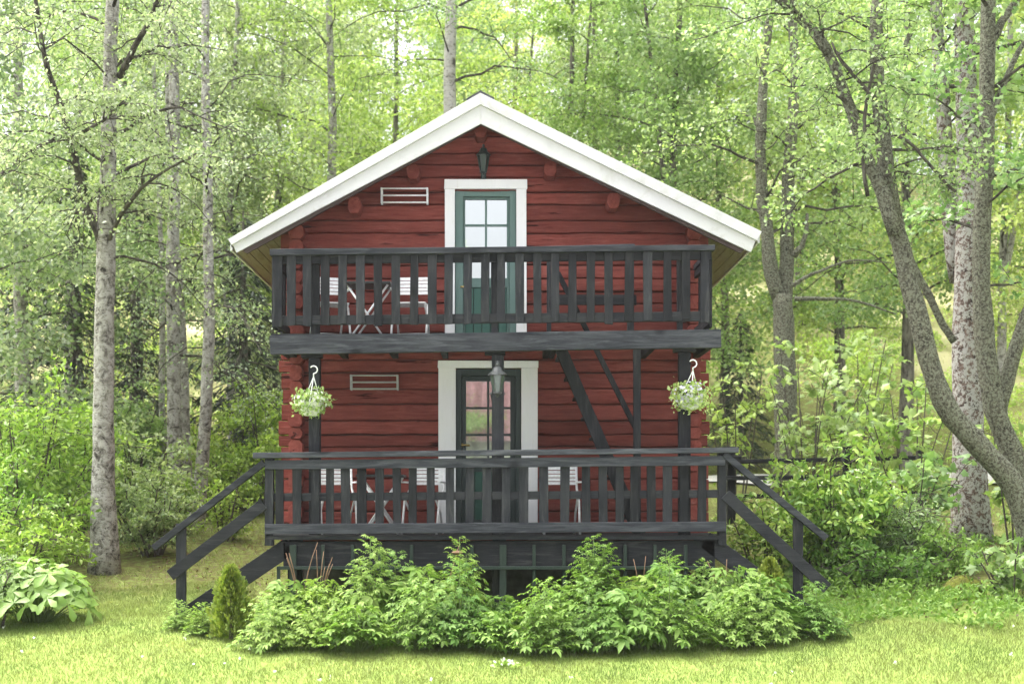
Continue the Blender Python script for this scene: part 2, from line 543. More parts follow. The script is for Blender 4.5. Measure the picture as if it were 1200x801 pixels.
def leaves_np(P, T, Nn, S, kind):
    tv, tf = tmpl(kind)
    T = T / (np.linalg.norm(T, axis=1, keepdims=True) + 1e-9)
    B = np.cross(Nn, T)
    B /= (np.linalg.norm(B, axis=1, keepdims=True) + 1e-9)
    Nn = np.cross(T, B)
    k = len(tv)
    S = np.broadcast_to(S, (len(P),))
    V = P[:, None, :] + S[:, None, None] * (tv[None, :, 0, None] * T[:, None, :] + tv[None, :, 1, None] * B[:, None, :] + tv[None, :, 2, None] * Nn[:, None, :])
    n = len(P)
    V = V.reshape(-1, 3)
    ln = np.array([len(f) for f in tf])
    flat = np.concatenate([np.array(f) for f in tf])
    loops = (flat[None, :] + (np.arange(n) * k)[:, None]).reshape(-1)
    totals = np.tile(ln, n)
    return V, loops, totals


def np_mesh(name, chunks):
    """chunks: list of (V, loops, totals)"""
    V = np.concatenate([c[0] for c in chunks])
    offs = np.cumsum([0] + [len(c[0]) for c in chunks[:-1]])
    loops = np.concatenate([c[1] + o for c, o in zip(chunks, offs)])
    tot = np.concatenate([c[2] for c in chunks])
    me = bpy.data.meshes.new(name)
    me.vertices.add(len(V))
    me.vertices.foreach_set('co', V.astype(np.float32).ravel())
    me.loops.add(len(loops))
    me.loops.foreach_set('vertex_index', loops.astype(np.int32))
    me.polygons.add(len(tot))
    st = np.concatenate([[0], np.cumsum(tot)[:-1]])
    me.polygons.foreach_set('loop_start', st.astype(np.int32))
    me.polygons.foreach_set('loop_total', tot.astype(np.int32))
    me.update(calc_edges=True)
    return me


def rand_dirs(rs, n, up=0.0):
    d = rs.normal(size=(n, 3))
    d[:, 2] += up
    return d / np.linalg.norm(d, axis=1, keepdims=True)
# ------------------------------------------------------------------ the cabin
YF, YU, YB, YWALL, YEND = 16.6, 16.7, 17.45, 18.1, 24.3      # veranda front, balcony front, bargeboards, front wall, rear wall
XL, XR = XW(329, YWALL), XW(830, YWALL)
ZB = ZW(627, YF)            # veranda floor
ZU = ZW(391, YU)            # balcony floor
cabin = thing('log_cabin', (XW(580, YWALL), YWALL, gz(0, YWALL)), 'two storey red log cabin with white gable boards and dark grey balcony', 'cabin')

# roof lines on the bargeboard plane: (x, z)
AP = (XW(563, YB), ZW(110, YB))
EL = (XW(268, YB), ZW(281, YB))
ER = (XW(892, YB), ZW(272, YB))
APB = (XW(563.5, YB), ZW(145, YB))
ELB = (XW(277, YB), ZW(296, YB))
ERB = (XW(880, YB), ZW(295.5, YB))


def line_x(p, q, z):
    t = (z - p[1]) / (q[1] - p[1])
    return p[0] + (q[0] - p[0]) * t


def roof_xl(z):
    """left limit of the gable at height z, 12 cm above the soffit"""
    return max(XL, line_x((EL[0], EL[1] - 0.10), (AP[0], AP[1] - 0.10), z)) if z < AP[1] - 0.11 else AP[0]


def roof_xr(z):
    return min(XR, line_x((ER[0], ER[1] - 0.10), (AP[0], AP[1] - 0.10), z)) if z < AP[1] - 0.11 else AP[0]


def noise1(seed):
    r = random.Random(seed)
    a = [(r.uniform(0.4, 3.2), r.uniform(0, 6.28), r.uniform(0.3, 1)) for _ in range(5)]
    s = sum(k[2] for k in a)
    return lambda t: sum(math.sin(t * w + p) * q for w, p, q in a) / s


def log_strip(mb, seam0, seam1, xa, xb, Y, seed, nx, depth=0.05, jag=0.0):
    """one hewn log between two wavy seams; xa, xb: limits as functions of z"""
    rnd = random.Random(seed)
    g0, g1 = rnd.uniform(0.001, 0.006), rnd.uniform(0.001, 0.006)
    w = noise1(seed + 7)
    bulge = rnd.uniform(0.004, 0.014)
    yo = rnd.uniform(-0.010, 0.010)
    wg = noise1(seed + 19)
    prof = [(0.0, 1.0), (0.015, 0.35), (0.07, 0.06), (0.5, 0.0), (0.93, 0.06), (0.985, 0.35), (1.0, 1.0)]
    vs, fs = [], []
    k = len(prof)
    e0, e1 = rnd.uniform(-jag, jag), rnd.uniform(-jag, jag)
    for i in range(nx + 1):
        u = i / nx
        xm = xa(0) + (xb(0) - xa(0)) * u if jag else None
        for t, d in prof:
            x_guess = XL + (XR - XL) * u
            z0 = seam0(x_guess) + g0
            z1 = seam1(x_guess) - g1
            z = z0 + (z1 - z0) * t
            a, b = xa(z) + e0, xb(z) + e1
            x = a + (b - a) * u
            z0, z1 = seam0(x) + g0 * (1 + 0.9 * wg(x * 3)), seam1(x) - g1 * (1 + 0.9 * wg(x * 2.6 + 4))
            z = z0 + (z1 - z0) * t
            y = Y - bulge * (1 - d) + d * depth + yo + 0.010 * w(x * 2.3 + t)
            vs.append((x, y, z))
    for i in range(nx):
        for j in range(k - 1):
            fs.append((i * k + j, (i + 1) * k + j, (i + 1) * k + j + 1, i * k + j + 1))
    o = len(vs)
    vs += [(vs[0][0], Y + 0.12, vs[0][2]), (vs[k - 1][0], Y + 0.12, vs[k - 1][2]), (vs[nx * k][0], Y + 0.12, vs[nx * k][2]), (vs[nx * k + k - 1][0], Y + 0.12, vs[nx * k + k - 1][2])]
    fs.append(tuple(range(k - 1, -1, -1)) + (o, o + 1))
    fs.append(tuple(range(nx * k, nx * k + k)) + (o + 3, o + 2))
    mb.add(vs, fs)


# door openings, on the wall plane
D1 = dict(l=XW(531, YWALL), r=XW(607, YWALL), t=ZW(219, YWALL), b=ZU - 0.02)
D0 = dict(l=XW(532, YWALL), r=XW(612, YWALL), t=ZW(428, YWALL), b=ZB - 0.02)

seam_z = [ZB - 0.12]
rnd = random.Random(5)
while seam_z[-1] < AP[1]:
    seam_z.append(seam_z[-1] + rnd.uniform(0.15, 0.215))
seams = []
for i, z in enumerate(seam_z):
    w = noise1(100 + i)
    seams.append(lambda x, z=z, w=w: z + 0.009 * w(x * 1.3) + 0.003 * math.sin(x * 9 + z * 31))
wall = MB()
for i in range(len(seam_z) - 1):
    zm = (seam_z[i] + seam_z[i + 1]) / 2
    if zm > AP[1] - 0.16:
        continue
    low = zm < ELB[1] - 0.1
    spans = [(roof_xl, roof_xr)]
    for D in (D0, D1):
        if D['b'] < zm < D['t']:
            spans = [(roof_xl, lambda z, D=D: D['l']), (lambda z, D=D: D['r'], roof_xr)]
    for k, (a, b) in enumerate(spans):
        jag = 0.03 if low and len(spans) == 1 else 0.0
        nx = 46 if len(spans) == 1 else 24
        if len(spans) == 2 and low:
            j = random.uniform(-0.03, 0.03)
            if k == 0:
                a = lambda z, a=a, j=j: a(z) + j
            else:
                b = lambda z, b=b, j=j: b(z) + j
        log_strip(wall, seams[i], seams[i + 1], a, b, YWALL, i * 10 + k, nx, 0.05, jag)
log_wall = part('log_wall', wall, M['red'], cabin, smooth=False)

# solid core behind the logs (dark, seen only in the seams) with the two door openings left free
core = MB()
ztop = ELB[1] + 0.05
yc0, yc1 = YWALL + 0.06, YWALL + 0.14
core.box(XL + 0.22, D0['l'], yc0, yc1, gz(0, YWALL), D0['t'])
core.box(D0['r'], XR - 0.22, yc0, yc1, gz(0, YWALL), D0['t'])
core.box(XL + 0.22, XR - 0.22, yc0, yc1, D0['t'], ZU - 0.02)
zl = EL[1] - 0.13 + (AP[1] - EL[1]) * (XL + 0.22 - EL[0]) / (AP[0] - EL[0])
zr = ER[1] - 0.13 + (AP[1] - ER[1]) * (XR - 0.22 - ER[0]) / (AP[0] - ER[0])
core.prism([(XL + 0.22, ZU - 0.018), (D1['l'], ZU - 0.018), (D1['l'], D1['t']), (roof_xl(D1['t']) + 0.05, D1['t']), (XL + 0.22, zl)], yc0, yc1)
core.prism([(D1['r'], ZU - 0.018), (XR - 0.22, ZU - 0.018), (XR - 0.22, zr), (roof_xr(D1['t']) - 0.05, D1['t']), (D1['r'], D1['t'])], yc0, yc1)
zt = D1['t'] + 0.002
core.prism([(roof_xl(zt) + 0.05, zt), (roof_xr(zt) - 0.05, zt), (AP[0], AP[1] - 0.14)], yc0, yc1)
part('wall_core', core, M['shade_board'], log_wall)

# side and rear walls
for sx, xo in ((-1, XL + 0.24), (1, XR - 0.24)):
    side = MB()
    for i in range(len(seam_z) - 1):
        if seam_z[i + 1] > ELB[1] + 0.35:
            break
        z0, z1 = seam_z[i] + 0.006 + 0.09, seam_z[i + 1] - 0.006 + 0.09
        yo = random.uniform(-0.012, 0.012)
        hx = 0.07
        pts = []
        for y in np.linspace(YWALL + 0.02, YEND + 0.2, 14):
            wz = 0.008 * math.sin(y * 2 + i)
            for t, d in ((0, 0.05), (0.1, 0.012), (0.5, 0), (0.9, 0.012), (1, 0.05)):
                pts.append((xo + sx * (hx - d) + yo, y, z0 + (z1 - z0) * t + wz))
        fs = []
        for a in range(13):
            for b in range(4):
                q = (a * 5 + b, (a + 1) * 5 + b, (a + 1) * 5 + b + 1, a * 5 + b + 1)
                fs.append(q if sx > 0 else q[::-1])
        side.add(pts, fs)
    side_wall = part('side_wall', side, M['red_side'], cabin)
sc_ = MB()
sc_.box(XL + 0.20, XL + 0.275, YWALL + 0.16, YEND, gz(0, YWALL) - 0.1, ELB[1] + 0.25)
sc_.box(XR - 0.275, XR - 0.20, YWALL + 0.16, YEND, gz(0, YWALL) - 0.1, ELB[1] + 0.25)
sc_.box(XL + 0.285, XR - 0.285, YEND - 0.1, YEND - 0.002, gz(0, YWALL) - 0.1, ELB[1] + 0.25)
sc_.prism([(XL + 0.3, ELB[1] + 0.252), (XR - 0.3, ELB[1] + 0.252), (AP[0], AP[1] - 0.14)], YEND - 0.1, YEND - 0.004)
part('wall_core', sc_, M['red_side'], side_wall)

# crossed log ends of the side walls at the two front corners
for px0, px1 in ((341, 357), (803, 819)):
    le = MB()
    for i in range(len(seam_z) - 1):
        z0, z1 = seam_z[i] + 0.085, seam_z[i + 1] + 0.085
        if z1 > ELB[1] + (0.62 if px0 < 500 else 0.56):
            break
        y0 = YWALL - 0.2 + random.uniform(-0.03, 0.03)
        x0, x1 = XW(px0, YWALL) + random.uniform(-0.012, 0.012), XW(px1, YWALL) + random.uniform(-0.012, 0.012)
        c = 0.035
        le.prism([(x0 + c, z0 + 0.006), (x1 - c, z0 + 0.006), (x1, z0 + 0.05), (x1, z1 - 0.05), (x1 - c, z1 - 0.006), (x0 + c, z1 - 0.006), (x0, z1 - 0.05), (x0, z0 + 0.05)], y0, YWALL + 0.03)
    part('corner_log_end', le, M['red_end'], log_wall, 0.006)

# purlin ends under the roof
for cx, cy, w, h in ((484, 201, 15, 17), (415, 240, 15, 19), (563, 152, 15, 17), (645, 198, 15, 17), (719, 235, 15, 18)):
    pe = MB()
    y0 = YWALL - 0.30
    a, b = w / 2, h / 2
    pe.pquad([(cx - a, cy + b * 0.4), (cx - a * 0.6, cy + b), (cx + a * 0.6, cy + b), (cx + a, cy + b * 0.4), (cx + a, cy - b * 0.5), (cx + a * 0.6, cy - b), (cx - a * 0.6, cy - b), (cx - a, cy - b * 0.5)], y0, YWALL + 0.05)
    part('purlin_end', pe, M['red_end'], log_wall, 0.008)

# roof: two slabs, soffit boards, bargeboards, ridge cap
roof = MB()
for e, eb, sx in ((EL, ELB, -1), (ER, ERB, 1)):
    q = [(AP[0], AP[1] - 0.004), (e[0], e[1] - 0.004), (e[0] - sx * 0.03, e[1] - 0.085), (AP[0], AP[1] - 0.075)]
    if sx > 0:
        q = q[::-1]
    roof.prism(q, YB + 0.035, YEND + 0.5)
roof_o = part('roof', roof, M['roof_sheet'], cabin)
for e, eb, sx in ((EL, ELB, -1), (ER, ERB, 1)):
    so = MB()
    length = math.hypot(e[0] - AP[0], e[1] - AP[1])
    nb = int(length / 0.115)
    b0, b1 = Vector((AP[0], 0, AP[1] - 0.079)), Vector((e[0] - sx * 0.035, 0, e[1] - 0.089))
    d = (b1 - b0).normalized()
    nrm = Vector((-d.z, 0, d.x)) * (1 if sx > 0 else -1)
    if nrm.z > 0:
        nrm = -nrm
    for k in range(nb):
        p0 = b0 + (b1 - b0) * (k / nb) + d * 0.004
        p1 = b0 + (b1 - b0) * ((k + 1) / nb) - d * 0.004
        q = [(p.x, p.z) for p in (p0, p1, p1 + nrm * 0.02, p0 + nrm * 0.02)]
        ar = sum(q[i][0] * q[(i + 1) % 4][1] - q[(i + 1) % 4][0] * q[i][1] for i in range(4))
        so.prism(q if ar > 0 else q[::-1], YB + 0.078, YEND + 0.45)
    part('soffit', so, M['cream'], roof_o)
    ea = MB()        # eave board along the side
    ea.box(min(e[0], e[0] - sx * 0.028) - sx * 0.01, max(e[0], e[0] - sx * 0.028) - sx * 0.01, YB + 0.042, YEND + 0.46, e[1] - 0.125, e[1] - 0.02)
    part('eave_board', ea, M['white'], roof_o)
# dark rafter board just behind the bargeboards
for eb, sx in ((ELB, -1), (ERB, 1)):
    rb = MB()
    i0, i1 = 0.10, -0.03
    q = [(AP[0], AP[1] - 0.105), (eb[0] - sx * 0.05, eb[1] + 0.065), (eb[0] - sx * 0.12, eb[1] - 0.005), (APB[0], APB[1] - 0.004)]
    rb.prism(q if sx < 0 else q[::-1], YB + 0.033, YB + 0.075)
    part('rafter', rb, M['shade_board'], roof_o)
for sx, e, eb in ((-1, EL, ELB), (1, ER, ERB)):
    up, lo = MB(), MB()
    m0 = (AP[0], ZW(123.5, YB))
    m1 = (e[0] + (eb[0] - e[0]) * 0.45, e[1] + (eb[1] - e[1]) * 0.45)
    q = [AP, e, m1, m0]
    up.prism(q if sx < 0 else q[::-1], YB - 0.045, YB + 0.03)
    m2, m3 = (m1[0], m1[1] + 0.03), (m0[0], m0[1] + 0.03)
    q = [m3, m2, eb, APB]
    lo.prism(q if sx < 0 else q[::-1], YB, YB + 0.028)
    part('upper_bargeboard', up, M['white'], roof_o, 0.004)
    part('lower_bargeboard', lo, M['white'], roof_o, 0.004)
rc = MB()
for k in range(2):
    sx = -1 if k == 0 else 1
    q = [(AP[0], AP[1] + 0.035), (AP[0] + sx * 0.17, AP[1] - 0.062 + (0.01 if sx > 0 else 0)), (AP[0] + sx * 0.17, AP[1] - 0.085), (AP[0], AP[1] + 0.015)]
    rc.prism(q if sx < 0 else q[::-1], YB - 0.02, YEND + 0.5)
part('ridge_cap', rc, M['roof_sheet'], roof_o)
fo = MB().box(XL + 0.3, XR - 0.3, YWALL + 0.0, YEND - 0.12, gz(0, YWALL) - 0.3, ZB - 0.14)
part('foundation', fo, M['stone'], cabin)


# ------------------------------------------------------------------ doors
def door(D, px_frame, px_slab, py_top, py_glass, rows, rows_b, mats, gl, trim_px, trim_top, trim_h, ypad, hy):
    """frame, slab with lower boards, glazing bars and panes, handle, trim"""
    Y = YWALL
    zb = D['b'] + 0.04
    fr = MB()
    fy0, fy1 = Y + 0.0, Y + 0.11
    x0, x1 = XW(px_frame[0], Y), XW(px_frame[1], Y)
    s0, s1 = XW(px_slab[0], Y), XW(px_slab[1], Y)
    zt, zst = ZW(py_top, Y), ZW(py_top + 8, Y)
    fr.box(x0, s0 - 0.002, fy0, fy1, zb, zt)
    fr.box(s1 + 0.002, x1, fy0, fy1, zb, zt)
    fr.box(s0 - 0.002, s1 + 0.002, fy0 + 0.003, fy1, zst, zt - 0.002)
    root = MB()
    sy0, sy1 = Y + 0.045, Y + 0.09
    g0, g1 = XW(py_glass[0], Y), XW(py_glass[1], Y)
    gt, gb = ZW(rows[0], Y), ZW(rows_b, Y)
    root.box(s0, g0, sy0, sy1, zb, zst - 0.003)
    root.box(g1, s1, sy0, sy1, zb, zst - 0.003)
    root.box(g0, g1, sy0, sy1, gt, zst - 0.003)
    root.box(g0, g1, sy0, sy1, gb - 0.12, gb)
    root.box(g0, g1, sy0, sy1, zb, zb + 0.14)
    leaf = part('door', root, mats[0], cabin, 0.004)
    part('door_frame', fr, mats[1], leaf, 0.004)
    pb = MB()
    n = 5
    for k in range(n):
        a = g0 + (g1 - g0) * k / n + 0.004
        b = g0 + (g1 - g0) * (k + 1) / n - 0.004
        pb.box(a, b, sy0 + 0.016, sy1 - 0.01, zb + 0.142, gb - 0.122)
    part('lower_panel', pb, mats[2], leaf, 0.003)
    mu = MB()
    xm = (g0 + g1) / 2
    mu.box(xm - 0.014, xm + 0.014, sy0 + 0.006, sy0 + 0.03, gb, gt)
    for py in rows[1:]:
        z = ZW(py, Y)
        mu.box(g0, xm - 0.015, sy0 + 0.007, sy0 + 0.03, z - 0.014, z + 0.014)
        mu.box(xm + 0.015, g1, sy0 + 0.007, sy0 + 0.03, z - 0.014, z + 0.014)
    part('glazing_bar', mu, mats[0], leaf, 0.003)
    gp = MB().box(g0 + 0.001, g1 - 0.001, sy0 + 0.026, sy0 + 0.036, gb + 0.001, gt - 0.001)
    part('window_glass', gp, gl, leaf)
    h = MB()
    hx, hz = hy
    hp = W(hx, hz, Y)
    h.lathe([(0.0, 0), (0.028, 0.0)], (0, 0, 0), 3) if False else None
    h.tube([hp + Vector((0, sy0 - Y, 0)), hp + Vector((0, sy0 - Y - 0.03, 0))], [0.03, 0.024], 12)
    h.tube([hp + Vector((0, sy0 - Y - 0.03, 0)), hp + Vector((0, sy0 - Y - 0.055, 0)), hp + Vector((0.10, sy0 - Y - 0.06, -0.004))], [0.012, 0.012, 0.010], 8)
    h.tube([hp + Vector((0, sy0 - Y, -0.085)), hp + Vector((0, sy0 - Y - 0.012, -0.085))], [0.022, 0.02], 12)
    part('handle', h, M['brass'], leaf, smooth=True)
    tr = MB()
    (l0, l1), (r0, r1) = trim_px
    ty0, ty1 = Y - 0.055, Y + 0.003
    ztt = ZW(trim_top, Y)
    tr.box(XW(l0, Y), XW(l1, Y), ty0, ty1, zb - ypad, ztt - trim_h - 0.002, 0.004)
    tr.box(XW(r0, Y), XW(r1, Y), ty0, ty1, zb - ypad, ztt - trim_h - 0.002, 0.004)
    tr.box(XW(l0 - 0.6, Y), XW(r1 + 0.6, Y), ty0 - 0.012, ty1, ztt - trim_h, ztt, 0.004)
    part('door_trim', tr, M['trim'], leaf, 0.004)
    th = MB().box(x0, x1, Y - 0.04, fy1, zb - 0.05, zb - 0.002)
    part('threshold', th, mats[1], leaf, 0.004)
    bk = MB().box(x0 - 0.1, x1 + 0.1, Y + 0.2, Y + 0.22, zb, zt)  # black sheet standing in for the darkness of the room behind
    part('unlit_room_sheet', bk, M['black'], leaf)


door(D1, (533.5, 604.5), (543, 597), 222, (545, 594), (233, 263, 294), 325, (M['green_frame'], M['green_frame'], M['green']), M['glass'],
     ((521.5, 533), (605, 617)), 211, 0.12, 0.0, (540, 336))
door(D0, (535, 610), (541, 604), 432, (546, 598), (446, 477.5, 509), 541, (M['frame_dark'], M['frame_dark'], M['green_dark']), M['glass_low'],
     ((514, 534), (610.5, 630)), 423, 0.09, 0.0, (541, 521))


# ------------------------------------------------------------------ balcony (part) and its pieces (sub-parts)
def jq(px0, px1, py0, py1, j=0.7):
    r = lambda: random.uniform(-j, j)
    return [(px0 + r(), py0 + r()), (px1 + r(), py0 + r()), (px1 + r(), py1 + r() * 1.6), (px0 + r(), py1 + r() * 1.6)]


bal = MB()
bal.pquad([(316, 393), (845, 385.5), (845.5, 407), (316.5, 415)], YU - 0.03, YU + 0.06)
balcony = part('balcony', bal, M['rail'], cabin, 0.006)
bx0, bx1 = XW(318, YU), XW(843, YU)
def sub_joist(mb):
    return part('floor_joist', mb, M['dark_y'], balcony)


# joists under the floor, floor boards with the stair opening
for k in range(9):
    x = bx0 + 0.10 + (bx1 - bx0 - 0.2) * k / 8
    if XW(655, YU) < x < XW(770, YU):
        continue
    sub_joist(MB().box(x - 0.035, x + 0.035, YU + 0.062, YWALL - 0.05, ZU - 0.16, ZU - 0.034))
sub_joist(MB().box(XW(648, YU), XW(654, YU), YU + 0.062, YWALL - 0.05, ZU - 0.16, ZU - 0.034))
sub_joist(MB().box(XW(764, YU), XW(770, YU), YU + 0.062, YWALL - 0.05, ZU - 0.16, ZU - 0.034))
fb = MB()
y = YU - 0.02
holex = (XW(655, YU), XW(763, YU))
while y < YWALL - 0.04:
    y1 = min(y + 0.118, YWALL - 0.035)
    if YU + 0.3 < y < YWALL - 0.25:
        fb.box(bx0, holex[0], y, y1, ZU - 0.032, ZU, 0.002)
        fb.box(holex[1], bx1, y, y1, ZU - 0.032, ZU, 0.002)
    else:
        fb.box(bx0, bx1, y, y1, ZU - 0.032, ZU, 0.002)
    y += 0.126
part('decking', fb, M['dark_h'], balcony)
# rails
def sub(name, mb, mat, par, bevel=0.005, smooth=False):
    return part(name, mb, mat, par, bevel, smooth)


sub('handrail', MB().pquad([(316, 291.5), (838, 286.5), (838, 293), (316, 299)], YU - 0.07, YU + 0.09), M['rail'], balcony)
sub('handrail_board', MB().pquad([(566, 290.2), (744, 285.6), (744, 288.2), (566, 291.5)], YU + 0.092, YU + 0.20), M['rail'], balcony)
sub('cross_rail', MB().pquad([(319, 299.5), (834, 293.8), (834, 304), (319, 309.5)], YU, YU + 0.045), M['dark_h'], balcony)
sub('cross_rail', MB().pquad([(319, 370), (834, 364.5), (834, 376), (319, 381)], YU, YU + 0.045), M['dark_h'], balcony)
u = [325, 341.2, 359.8, 380.8, 401, 421.8, 443, 464, 485.3, 506.5, 525.8, 548, 568.8, 587, 609, 629.8, 650.5, 671, 692, 713, 737, 759, 782.5, 804, 826]
for k, cx in enumerate(u):
    t = (cx - 319) / 515
    top, bot = 299.3 - 5.6 * t, 383 - 6 * t
    w = 5.4 if k in (0, len(u) - 1) else 4.9
    lift = 0 if k in (0, len(u) - 1) else random.uniform(-3, 1)
    mb = MB().pquad(jq(cx - w, cx + w, top, bot + lift), YU - 0.032, YU - 0.003)
    sub('baluster', mb, M['dark_v'], balcony)
# corner posts, rail posts
for p0, p1, yy in ((364, 374, YU + 0.05), (575.5, 583.5, YU + 0.05), (794, 800.5, YU + 0.05)):
    sub('rail_post', MB().pbox(p0, p1, 300, 396, yy, yy + 0.1, 0.003), M['dark_v'], balcony)
# side railings back to the wall
for sx, px in ((-1, 321), (1, 832)):
    x = XW(px, YU)
    mb = MB()
    mb.box(x - 0.03, x + 0.03, YU + 0.095, YWALL - 0.22, ZW(298, YU), ZW(291, YU))
    sub('handrail', mb, M['rail'], balcony)
    mb = MB()
    mb.box(x - 0.02, x + 0.02, YU + 0.05, YWALL - 0.22, ZW(308, YU), ZW(299, YU))
    sub('cross_rail', mb, M['dark_y'], balcony)
    sub('cross_rail', MB().box(x - 0.02, x + 0.02, YU + 0.05, YWALL - 0.22, ZW(380, YU), ZW(370, YU)), M['dark_y'], balcony)
    for k in range(5):
        yy = YU + 0.15 + k * 0.215
        sub('baluster', MB().box(x + sx * 0.022, x + sx * 0.05, yy, yy + 0.1, ZW(382, YU), ZW(299, YU), 0.004), M['dark_v'], balcony)
    sub('side_beam', MB().box(x - 0.03, x + 0.03, YU + 0.064, YWALL - 0.04, ZU - 0.165, ZU - 0.036), M['dark_y'], balcony)
# guard round the stair opening
sub('stair_guard', MB().pbox(652, 746, 345, 357, YU + 0.9, YU + 0.94, 0.003), M['dark_h'], balcony)
sub('guard_post', MB().pbox(641, 646, 304, 396, YU + 0.62, YU + 0.70, 0.003), M['dark_v'], balcony)
sub('guard_post', MB().pbox(735.5, 743, 302, 396, YU + 0.86, YU + 0.94, 0.003), M['dark_v'], balcony)

# three posts carrying the balcony, with their caps
for px0, px1, cap, b in ((361.5, 374.5, (353, 377), 413), (576.5, 590.5, (568, 592), 409), (796, 809.5, (790, 816), 406)):
    yy = YU + 0.10
    pst = part('balcony_post', MB().pbox(px0, px1, b + 6, 0, yy, yy + 0.14, 0.003) if False else MB().box(XW(px0, yy), XW(px1, yy), yy, yy + 0.14, ZB - 0.01, ZW(b + 6.5, yy), 0.003), M['dark_v'], cabin, 0.006)
    part('post_cap', MB().box(XW(cap[0], yy), XW(cap[1], yy), yy - 0.02, yy + 0.16, ZW(b + 6, yy), ZW(b - 1, yy), 0.003), M['dark_h'], pst, 0.005)

# ------------------------------------------------------------------ veranda
ver = MB()
vx0, vx1 = XW(311, YF), XW(851, YF)
y = YF
while y < YWALL - 0.06:
    ver.box(vx0, vx1, y, min(y + 0.118, YWALL - 0.03), ZB - 0.05, ZB, 0.002)
    y += 0.126
veranda = part('veranda', ver, M['dark_h'], cabin)
sub('skirt_beam', MB().pquad([(332, 634), (838, 632.5), (838, 664), (332, 666)], YF + 0.06, YF + 0.13), M['dark_h'], veranda)
sub('skirt_beam', MB().box(XW(330, YF), XW(335, YF), YF + 0.14, YWALL - 0.06, ZB - 0.35, ZB - 0.053), M['dark_y'], veranda)
sub('skirt_beam', MB().box(XW(833, YF), XW(838, YF), YF + 0.14, YWALL - 0.06, ZB - 0.35, ZB - 0.053), M['dark_y'], veranda)
for px in (345, 585, 825):
    sub('pile', MB().box(XW(px - 8, YF + 0.3), XW(px + 8, YF + 0.3), YF + 0.3, YF + 0.46, gz(XW(px, YF), YF + 0.3) - 0.1, ZB - 0.06), M['dark_v'], veranda)
sub('handrail', MB().pquad([(296, 530), (866, 523.8), (866, 530), (296, 536.6)], YF - 0.06, YF + 0.09), M['rail'], veranda)
sub('cross_rail', MB().pquad([(310, 539), (850, 533.8), (850, 545), (310, 549.8)], YF - 0.03, YF), M['rail'], veranda)
sub('cross_rail', MB().pquad([(310, 613.5), (851, 610.6), (851, 622.4), (310, 625.5)], YF - 0.03, YF), M['rail'], veranda)
sub('middle_rail', MB().pquad([(320, 577.5), (845, 573.5), (845, 583), (320, 587)], YF + 0.034, YF + 0.06), M['dark_h'], veranda)
lo = [327, 348, 369.5, 386.5, 405, 424, 444.5, 465, 483.5, 505, 527.5, 550.5, 570.5, 593, 613.5, 637, 662, 687, 706.5, 726.5, 743.5, 763.5, 782.5, 802, 823]
for k, cx in enumerate(lo):
    w = random.uniform(4.6, 5.6)
    t = (cx - 320) / 520
    sub('baluster', MB().pquad(jq(cx - w, cx + w, 541 - 5 * t, 621 - 2.5 * t), YF + 0.003, YF + 0.032), M['dark_v'], veranda)
for p0, p1 in ((310, 320), (842, 851.5)):
    sub('corner_post', MB().box(XW(p0, YF), XW(p1, YF), YF + 0.003, YF + 0.1, ZB - 0.12, ZW(537 if p0 < 500 else 530, YF), 0.003), M['dark_v'], veranda)
# green bars below the floor
tl = MB()
for k, px in enumerate((326, 343, 378, 413, 445, 482, 553, 589.5, 626, 661, 697, 733, 768, 804)):
    w = 4 if px in (343, 589.5) else 2
    x = XW(px, YF)
    tl.box(x - w * 0.01, x + w * 0.01, YF + 0.02, YF + 0.045, gz(x, YF) - 0.05, ZW(638 if px != 326 else 664, YF))
tl.pbox(324, 838, 663, 667, YF - 0.012, YF + 0.018)
sub('lattice', tl, M['trellis'], veranda)


# ------------------------------------------------------------------ outside stairs at both ends, steep stair to the balcony
def side_stair(hand, low, post, strg, sgn):
    st = MB()
    y0, y1 = YF + 0.06, YF + 0.11
    st.pbar(strg[0], strg[1], 21, y0, y1)
    stair = part('staircase', st, M['dark_h'], cabin, 0.006)
    sub('stringer', MB().pbar(strg[0], strg[1], 21, YF + 1.1, YF + 1.15), M['dark_h'], stair)
    sub('handrail', MB().pbar(hand[0], hand[1], 7.5, YF - 0.04, YF + 0.05), M['rail'], stair)
    sub('side_rail', MB().pbar(low[0], low[1], 13.5, YF - 0.028, YF), M['dark_h'], stair)
    gx = XW((post[0] + post[1]) / 2, YF)
    sub('rail_post', MB().box(XW(post[0], YF), XW(post[1], YF), YF + 0.003, YF + 0.056, gz(gx, YF) - 0.1, ZW(post[2], YF)), M['dark_v'], stair)
    n = 5
    for k in range(n):
        f = (k + 0.6) / n
        px = strg[0][0] + (strg[1][0] - strg[0][0]) * f
        py = strg[0][1] + (strg[1][1] - strg[0][1]) * f - 4
        x, z = XW(px, YF), ZW(py, YF)
        sub('tread', MB().box(x - 0.13, x + 0.13, YF + 0.115, YF + 1.095, z - 0.02, z + 0.02), M['dark_y'], stair)
    return stair


